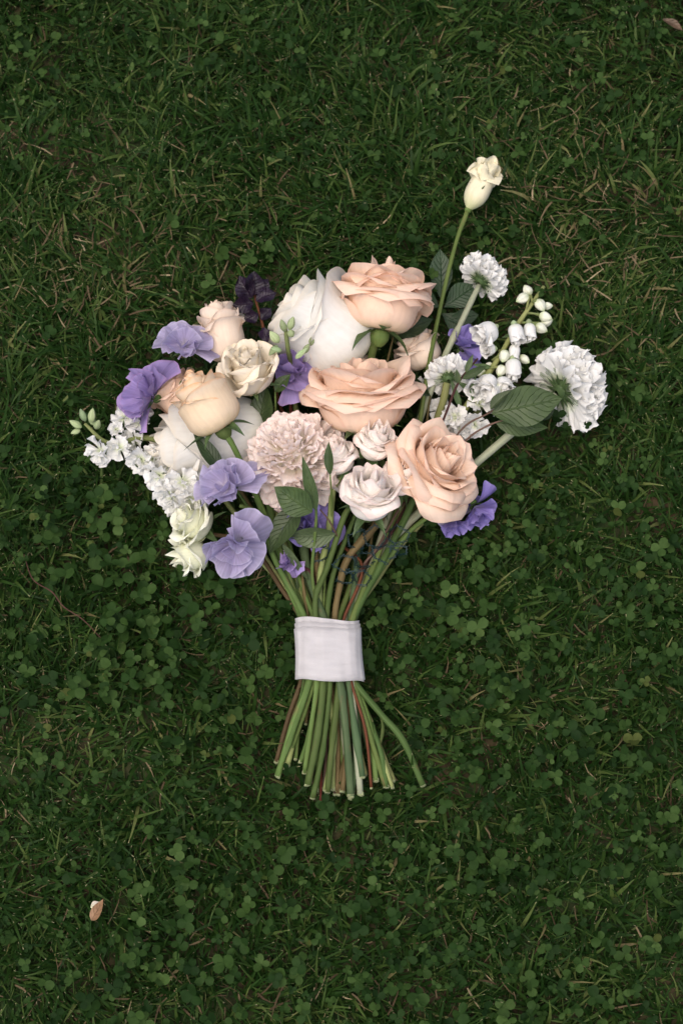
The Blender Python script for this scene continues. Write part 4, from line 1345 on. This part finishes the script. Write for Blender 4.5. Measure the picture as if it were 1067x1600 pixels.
# --- scabious
def scabious(label, px, py, z, ang, el, roll, rad, seed, path, smat, n1=18, group=None, dome=True):
    r, m = flower_root("scabious", label, "scabious", px, py, z, ang, el, roll, group)
    rng = random.Random(seed)
    R = pxm(rad, z)
    fs = fan_set("petal", SNOW, 7, seed, R * 0.70, R * 0.31, cup=0.16, ruf=0.16, notch=0.06, frill=0.045, neck=0.12, back=0.02)
    for (n, pol, s, r0, z0) in ((n1, 100, .95, .30, .06), (n1 + 4, 86, 1.0, .30, .14), (n1 + 2, 70, .95, .32, .22), (n1, 52, .85, .26, .30), (n1 - 4, 34, .72, .18, .34), (7, 15, .6, .06, .36)):
        for k in range(n):
            th = 2 * math.pi * (k + rng.uniform(-.3, .3)) / n
            part("petal", rng.choice(fs), r, ring_m(th, R_(pol + rng.uniform(-14, 12)), R * r0, R * z0, rng.uniform(-.5, .5), s * rng.uniform(.85, 1.15)))
    rows = [[(R * q * math.cos(k * .628), R * q * math.sin(k * .628), R * h) for k in range(10)] for q, h in ((.07, -.10), (.2, -.05), (.27, .02), (.30, .16), (.2, .36), (.02, .42))]
    part("flower_heart", grid_mesh("flower_heart", rows, SEPAL, closed_u=True), r)
    for k in range(13):
        me = grid_mesh("bract", leaf_pts(rng, R * rng.uniform(.28, .44), R * 0.055, fold=.3, bend=-.3, shape=.35, nu=5, nv=7), SEPAL)
        me.transform(ring_m(k * .483 + rng.uniform(-.15, .15), R_(100 + rng.uniform(-8, 8)), R * .12, -R * 0.02))
        part("bract", me, r)
    for k in range(16):
        me, _, _ = tube_mesh("stamen", [(0, 0, 0), (R * .2, 0, R * .02), (R * rng.uniform(.38, .5), R * rng.uniform(-.05, .05), 0)], [R * .012, R * .01, R * .02], STAMEN, n=5)
        part("stamen", me, r, ring_m(rng.uniform(0, 6.28), R_(98), R * .16, R * .02))
    stem_part(r, m, path[0], path[1], smat, seed=seed)
    return r


scabious("white scabious head at upper right on a thick pale stem, seen from behind", 750, 440, 3.8, 50, -22, 0, 43, 141,
         ([(748, 446, 3.7), (722, 500, 4.4), (690, 568, 4.4), (640, 700, 3.0), (590, 860, 3.6), (549, 970, 4.2), (556, 1066, 4.6), (563, 1240, 3.2)], [4.6, 5, 5, 6, 6, 5.4, 5.4, 5.2], None), STEM_P, group="white scabious flowers")
scabious("largest white scabious head at far right, partly behind the broad green leaf", 874, 612, 3.6, 28, -24, 0, 70, 143,
         ([(868, 618, 3.4), (830, 650, 3.4), (755, 714, 3.0), (690, 770, 2.8), (600, 855, 3.4), (560, 935, 3.6), (545, 974, 3.8), (534, 1066, 3.8), (540, 1150, 3.0), (549, 1246, 2.4)], [6.5, 6.5, 7, 7, 8, 7, 7, 6, 6, 6], None), STEM_P, n1=22, group="white scabious flowers")
scabious("small white scabious with green star calyx facing up, beside the purple sweet pea", 700, 592, 4.8, 95, -42, 0, 36, 145,
         ([(698, 598, 4.7), (688, 640, 4.0), (650, 740, 3.0), (590, 880, 3.2), (552, 972, 3.6), (560, 1064, 3.4), (572, 1105, 3.2), (592, 1165, 3.0), (615, 1219, 2.4)], [6, 6.5, 5, 5, 5, 4.4, 4, 4, 4], None), STEM_L, n1=13, group="white scabious flowers")

# --- white larkspur with bell buds
r, m = flower_root("white_larkspur", "white larkspur spike with nodding bell buds at the right of the bouquet", "larkspur", 715, 640, 3.6, 55, 5, 0)
stem_part(r, m, [(849, 448, 2.8), (810, 505, 3.6), (775, 565, 4.0), (735, 625, 4.0), (680, 715, 3.0), (600, 860, 3.2), (560, 950, 3.6), (548, 974, 3.8), (550, 1064, 3.8), (556, 1150, 3.0), (570, 1210, 2.4)],
          [3, 4, 4.5, 5, 5, 5, 5, 5, 5, 5, 5], STEM_L, seed=18)
BELLW = petal_mat("larkspur_petal", (0.66, 0.74, 0.44), (0.84, 0.86, 0.72), (0.50, 0.62, 0.30), trans=0.2, vein=0.35, streak=(12, 0.8))
for i, (a, b, z, an, e, l, w) in enumerate([(826, 462, 3.6, 205, 10, 24, 17), (838, 468, 3.4, 300, 15, 24, 17), (842, 492, 3.4, 340, 15, 22, 16), (836, 508, 3.6, 330, 10, 22, 17), (828, 462, 3.0, 120, 5, 20, 15),
                                            (845, 506, 3.0, 20, 10, 20, 15),
                                            (812, 556, 3.6, 320, 20, 20, 14), (790, 548, 4.4, 250, 30, 24, 17), (786, 572, 4.6, 240, 30, 22, 16), (815, 530, 3.4, 0, 15, 18, 13), (776, 600, 4.8, 265, 35, 26, 19), (848, 478, 3.0, 0, 10, 16, 12), (770, 570, 3.6, 200, 20, 18, 13), (758, 580, 3.8, 190, 20, 22, 15)]):
    bd = budlet(r, m, a, b, z, an, e, l, w, BELLW, seed=40 + i)
    d = P(a, b, z)
    # pedicel from the spike to the bud
    k = min(range(0, 12), key=lambda q: (Vector(P(849 - 10.3 * q, 448 + 14.7 * q, 3.0 + .1 * q)) - d).length)
    q0 = max(0, k - 0)
    s0 = P(849 - 10.3 * (q0 + .8), 448 + 14.7 * (q0 + .8), 3.0 + .1 * q0)
    mid = (s0 + d) / 2 + CB * 0.004
    me, _, _ = tube_mesh("pedicel", [s0, mid, d], [0.0011, 0.0009, 0.0012], STEM_L, n=6)
    part("pedicel", to_local(me, m), r)
CLOSED_BELL = [(3, 1.0, .42, 50, -12, 5, 0, 1.0, .02), (5, 1.0, .62, 84, -8, 16, 6, 1.02, .08)]
BELL = [(3, .95, .5, 55, -8, 10, 8, 1.0, 0.05), (5, 1.0, .6, 85, -4, 35, 20, 1.1, 0.06)]
for i, (a, b, z, an, e, rad) in enumerate([(772, 512, 4.8, 215, 25, 22), (764, 590, 5.0, 250, 35, 20), (782, 592, 4.6, 285, 30, 18), (770, 545, 4.4, 190, 40, 14), (750, 600, 4.4, 230, 50, 18), (790, 610, 3.8, 300, 40, 18), (803, 508, 4.6, 278, 22, 14), (826, 506, 4.2, 272, 18, 11), (804, 540, 4.2, 262, 25, 11), (801, 562, 4.6, 272, 22, 14), (770, 602, 5.0, 268, 25, 13)]):
    mm = m.inverted() @ at(frame(an, e, i * 30), P(a, b, z))
    h = hub("bell_flower", r, mm)
    bloom(h, SNOW, BELL if i < 6 else CLOSED_BELL, pxm(rad, z), 160 + i, ruf=0.05, squash=1.0 if i < 6 else 1.25)
    rows = [[(0.0026 * q * math.cos(k * .785), 0.0026 * q * math.sin(k * .785), hh) for k in range(8)] for q, hh in ((.4, -0.004), (1, -0.002), (.9, .001), (.2, .002))]
    part("calyx", grid_mesh("calyx", rows, MINT, closed_u=True), h)

for i, (a, b, z, an, e, l, w) in enumerate([(790, 560, 4.2, 330, 10, 34, 4), (770, 575, 4.2, 170, 10, 36, 4), (745, 615, 4.2, 150, 15, 40, 5), (755, 605, 4.4, 20, 15, 42, 5), (735, 628, 4.4, 80, 25, 44, 5), (720, 640, 4.2, 110, 20, 50, 5), (805, 520, 4.0, 200, 10, 24, 3)]):
    leaf_part(r, m, a, b, z, an, e, l, w, SEPAL, seed=250 + i, fold=.4, bend=.4, name="leaf")

# --- plum foliage
r, m = flower_root("plum_foliage", "dark plum purple leafy sprig at the top left of the white globe rose", "foliage", 412, 520, 4.4, 105, 10, 0)
stem_part(r, m, [(392, 430, 5.0), (400, 470, 5.0), (411, 510, 4.6), (440, 640, 2.6), (520, 830, 3.0), (566, 886, 4.6), (536, 972, 4.9), (561, 1061, 5.1), (570, 1140, 4.2), (580, 1230, 3.0)], [1.8, 2.2, 2.5, 3, 3, 2.6, 2.6, 2.4, 2.4, 2.4], STEM_R, seed=19)
for i, (a, b, z, an, e, l, w, ro) in enumerate([(394, 466, 5.4, 122, 15, 42, 18, 10), (394, 462, 5.6, 80, 20, 40, 17, -20), (400, 470, 5.8, 25, 10, 36, 14, 20), (396, 474, 5.6, 188, 15, 34, 15, 10),
                                                (404, 490, 5.4, 205, 10, 26, 12, 0), (408, 500, 5.6, 50, 20, 26, 11, 15), (410, 512, 5.6, 290, 20, 26, 10, 0), (400, 462, 5.0, 55, 5, 34, 14, 0)]):
    leaf_part(r, m, a, b, z, an, e, l, w, PLUM, roll=ro, seed=50 + i, fold=0.5, bend=0.4, wave=0.28, shape=0.5)

# ------------------------------------------------------------------ leafy twigs
r, m = flower_root("leafy_twig", "brown twig with broad dark green leaves pointing right beneath the largest scabious", "leafy twig", 735, 672, 4.8, 30, 5, 0)
stem_part(r, m, [(806, 618, 6.2), (764, 645, 5.8), (718, 674, 5.0), (660, 765, 3.0), (626, 792, 4.0), (590, 855, 4.4), (563, 891, 4.0), (530, 972, 3.6), (524, 1061, 3.0), (510, 1140, 2.4), (505, 1230, 2.0)],
          [1.5, 1.8, 2.0, 2.2, 2.4, 2.6, 2.6, 2.6, 2.4, 2.4, 2.4], STEM_T, seed=20)
stem_part(r, m, [(790, 655, 5.6), (760, 666, 5.2), (728, 688, 4.4), (690, 740, 3.2)], [1.3, 1.5, 1.7, 1.7], STEM_T, name="side_twig", seed=21, cut=False)
leaf_part(r, m, 768, 646, 6.2, 12, 8, 114, 33, LEAF, seed=61, fold=.22, bend=.25, shape=.48, wave=.05)
leaf_part(r, m, 774, 660, 5.4, 352, 2, 86, 17, LEAF, seed=62, fold=.3, bend=.35, roll=-15, shape=.42)
leaf_part(r, m, 766, 640, 6.4, 48, 20, 46, 9, LEAFPALE, seed=63, fold=.8, bend=.3, roll=35)
leaf_part(r, m, 838, 655, 4.2, 40, 2, 40, 12, LEAFDARK, seed=64, fold=.3, bend=.3)

r, m = flower_root("leafy_twig", "thin maroon twig crossing the small scabious with a narrow leaf at its fork", "leafy twig", 695, 652, 5.4, 60, 5, 0)
stem_part(r, m, [(746, 560, 6.4), (716, 598, 6.2), (694, 652, 5.4), (650, 760, 3.4), (600, 850, 4.2), (572, 880, 4.0), (545, 972, 4.0), (540, 1064, 3.4), (525, 1160, 2.4), (523, 1240, 2.0)], [1.6, 2.4, 2.4, 2.6, 3, 3, 3, 3, 3, 3], STEM_M, seed=22)
leaf_part(r, m, 722, 592, 6.4, 28, 12, 46, 7, LEAF, seed=65, fold=.4, bend=.3)
leaf_part(r, m, 727, 582, 6.4, 68, 16, 32, 5, LEAFPALE, seed=66, fold=.5, bend=.2)
leaf_part(r, m, 716, 600, 6.2, 100, 30, 26, 5, LEAFPALE, seed=67, fold=.5, bend=.2)

r, m = flower_root("greenery_sprig", "leafy green sprig with large folded leaves below the pink pompon", "leafy stem", 492, 850, 6.0, 90, 20, 0)
stem_part(r, m, [(488, 752, 7.6), (494, 800, 7.2), (492, 840, 6.4), (488, 900, 4.8), (500, 972, 4.6), (512, 1064, 4.6), (508, 1150, 3.2), (494, 1234, 2.4)], [2, 2.6, 3, 3, 4, 5, 5, 5], STEM_G, seed=23)
leaf_part(r, m, 494, 798, 8.0, 104, 22, 92, 10, LEAF, seed=68, fold=.35, bend=.3, shape=.4)
leaf_part(r, m, 488, 800, 8.2, 148, 16, 72, 24, LEAF, seed=69, fold=.3, bend=.3, roll=12, shape=.45)
leaf_part(r, m, 470, 790, 6.8, 232, 8, 92, 21, LEAF, seed=70, fold=.3, bend=.5, roll=-20, shape=.42)
leaf_part(r, m, 524, 834, 6.4, 190, 8, 84, 18, LEAFPALE, seed=71, fold=.35, bend=.7, roll=25, shape=.42)
leaf_part(r, m, 440, 848, 6.0, 305, -5, 80, 6, LEAFPALE, seed=72, fold=.5, bend=.4, shape=.4)
stem_part(r, m, [(500, 796, 7.2), (515, 815, 6.8), (527, 838, 6.0)], [1.2, 1.4, 1.2], STEM_T, name="side_twig", seed=24, cut=False)

# single leaves peeping out between the blooms
for (nm, lab, px, py, z, an, e, l, w, mt, ro, sd_, path) in [
    ("leaf_sprig", "green leaf standing behind the ruffled cream lisianthus", 404, 676, 4.6, 82, 10, 76, 20, LEAF, 10, 171, [(404, 676, 4.4), (430, 780, 3.2), (470, 900, 3.4), (495, 972, 3.8), (506, 1064, 3.8), (513, 1160, 2.6), (513, 1225, 2.2)]),
    ("leaf_sprig", "dark green leaf curving over the gap right of the middle peach rose", 672, 618, 4.4, 152, 12, 82, 16, LEAFDARK, 30, 172, [(672, 618, 4.2), (655, 720, 2.8), (600, 860, 3.0), (556, 965, 3.4), (548, 1064, 3.0), (556, 1150, 2.2), (556, 1215, 2.0)]),
    ("leaf_sprig", "long dark leaf between the lavender sweet pea and the big white rose", 350, 740, 6.2, 124, 12, 84, 13, LEAFDARK, -10, 173, [(350, 740, 6.0), (392, 800, 4.4), (440, 900, 3.8), (470, 972, 3.8), (475, 1064, 3.6), (455, 1120, 2.8), (440, 1160, 2.4)]),
    ("leaf_sprig", "broad dark leaf beside the calyx of the topmost peach rose", 616, 524, 5.0, 24, 0, 70, 16, LEAFDARK, 0, 174, [(614, 526, 4.8), (600, 600, 3.6), (590, 760, 2.6), (570, 900, 3.0), (540, 972, 3.2), (528, 1064, 2.6), (515, 1150, 2.2), (510, 1220, 2.0)]),
    ("leaf_sprig", "small green leaf in front of the purple sweet pea in the middle", 430, 612, 6.0, 50, 25, 38, 11, LEAF, 15, 175, [(430, 612, 5.8), (436, 700, 3.4), (480, 890, 3.2), (498, 972, 3.6), (520, 1064, 3.6), (530, 1160, 2.4), (533, 1225, 2.0)]),
    ("leaf_sprig", "drooping grey green leaf among the stems just above the ribbon", 470, 880, 3.8, 285, -2, 84, 17, LEAFPALE, 0, 176, [(470, 880, 3.8), (476, 930, 3.8), (482, 972, 3.8), (485, 1064, 3.2), (478, 1130, 2.4)]),
    ("leaf_sprig", "upright leaf tip between the pink pompon and the left spray rose", 516, 742, 9.0, 96, 24, 54, 8, LEAF, 20, 177, [(516, 742, 8.8), (518, 800, 5.6), (508, 900, 4.2), (506, 972, 4.2), (526, 1064, 4.2), (535, 1150, 2.6), (538, 1230, 2.2)]),
]:
    r, m = flower_root(nm, lab, "leaf", px, py, z, an, e, 0)
    leaf_part(r, m, px, py, z, an, e, l, w, mt, roll=ro, seed=sd_, fold=.3, bend=.35, shape=.45)
    stem_part(r, m, path, [1.6] + [2.6] * (len(path) - 1), STEM_G if sd_ % 2 else STEM_O, seed=sd_)

# loose forked stems at the right of the bundle's foot
r, m = flower_root("loose_stem", "thin pale green stem looping out below the ribbon at the right", "stem", 566, 1060, 4.4, 270, 0)
stem_part(r, m, [(556, 985, 4.4), (566, 1060, 4.6), (584, 1100, 4.2), (594, 1140, 3.6), (592, 1166, 3.2), (588, 1174, 3.0)], [2.6, 2.8, 3, 3, 3, 3], STEM_G, seed=180, cut=False)
r, m = flower_root("loose_stem", "split light green stem with two cut tips, below the ribbon left of the longest stem", "stem", 575, 1080, 3.6, 270, 0)
stem_part(r, m, [(560, 1000, 3.6), (566, 1070, 3.8), (577, 1130, 3.4), (592, 1175, 3.2), (604, 1229, 2.6)], [4, 4.4, 4.6, 4.6, 4.2], STEM_G, seed=181)
stem_part(r, m, [(592, 1168, 3.3), (604, 1195, 3.0), (613, 1230, 2.6)], [3.6, 3.6, 3.4], STEM_L, name="side_stem", seed=182)

# ------------------------------------------------------------------ wire netting among the stems
r = thing("wire_netting", "tangled dark teal wire netting caught among the stems above the ribbon", "wire netting", Matrix.Translation(P(560, 870, 4)))
rm = r.matrix_basis.copy()
rng = random.Random(7)
hexes = [(556, 846, 22), (588, 838, 22), (618, 838, 20), (545, 880, 20), (572, 872, 19), (604, 866, 22), (540, 905, 16), (563, 902, 15), (500, 868, 16), (625, 860, 15)]
for i, (cx, cy, rr_) in enumerate(hexes):
    pts = []
    z = rng.uniform(4.8, 6.4)
    for k in range(7):
        a = k * math.pi / 3 + 0.3 * i
        pts.append(P(cx + rr_ * rng.uniform(.5, 1.35) * math.cos(a), cy + rr_ * 0.8 * rng.uniform(.5, 1.3) * math.sin(a), z + rng.uniform(-1.0, 1.0)))
    # twisted pair: two strands winding round each other
    fine_ = []
    for s_ in range(len(pts) - 1):
        for q in range(5):
            fine_.append(pts[s_].lerp(pts[s_ + 1], q / 5))
    for w in range(2):
        tw = [p_ + Vector((math.cos(j * 1.5 + w * math.pi), math.sin(j * 1.5 + w * math.pi), math.sin(j * 1.5 + w * math.pi))) * 0.0007 for j, p_ in enumerate(fine_)]
        me, _, _ = tube_mesh("wire", tw, [0.00034] * len(tw), WIRE, n=5, wob=0)
        part("wire", to_local(me, rm), r)

# ------------------------------------------------------------------ things lying on the lawn
r = thing("fallen_leaf", "dry tan fallen leaf lying on the lawn at lower left", "fallen leaf", Matrix.Translation(P(152, 1430, 2)))
rm = r.matrix_basis.copy()
leaf_part(r, rm, 143, 1438, 2.9, 56, 4, 40, 9, DRYLEAF, seed=201, fold=.25, bend=-.35, roll=25, shape=.35, name="blade")
r = thing("fallen_petal", "curled cream petal lying behind the tan fallen leaf at lower left", "petal", Matrix.Translation(P(148, 1412, 2)))
rm = r.matrix_basis.copy()
leaf_part(r, rm, 142, 1418, 2.6, 25, 8, 17, 7, LISI, seed=202, fold=.4, bend=.8, shape=.5, name="petal_blade")
r = thing("fallen_leaf", "brown withered leaf in the grass at the upper right corner", "fallen leaf", Matrix.Translation(P(1048, 36, 2)))
rm = r.matrix_basis.copy()
leaf_part(r, rm, 1034, 30, 2.6, 335, 4, 40, 8, OLDLEAF, seed=203, fold=.5, bend=.3, roll=20, shape=.5, name="blade")
r = thing("twig", "thin bent brown twig lying on the lawn left of the bouquet", "twig", Matrix.Translation(P(90, 930, 2)))
rm = r.matrix_basis.copy()
stem_part(r, rm, [(38, 866, 2.8), (52, 905, 3.0), (82, 925, 3.2), (100, 948, 3.2), (130, 968, 3.1), (160, 999, 2.4)], [0.9, 1.2, 1.3, 1.2, 1.1, .9], STEM_M, name="stick", seed=30, cut=False, n=6)
r = thing("broadleaf_weed", "low lawn weed with broad dark leaves right of the topmost peach rose", "weed", Matrix.Translation(P(700, 470, 1)))
rm = r.matrix_basis.copy()
for i, (a, b, an, l, w) in enumerate([(690, 470, 92, 84, 19), (694, 480, 35, 62, 21), (690, 490, 328, 60, 18), (686, 480, 150, 46, 15), (700, 500, 10, 50, 14)]):
    leaf_part(r, rm, a, b, 2.2, an, 4, l, w, LAWNLEAF, seed=210 + i, fold=.15, bend=.2, shape=.55)
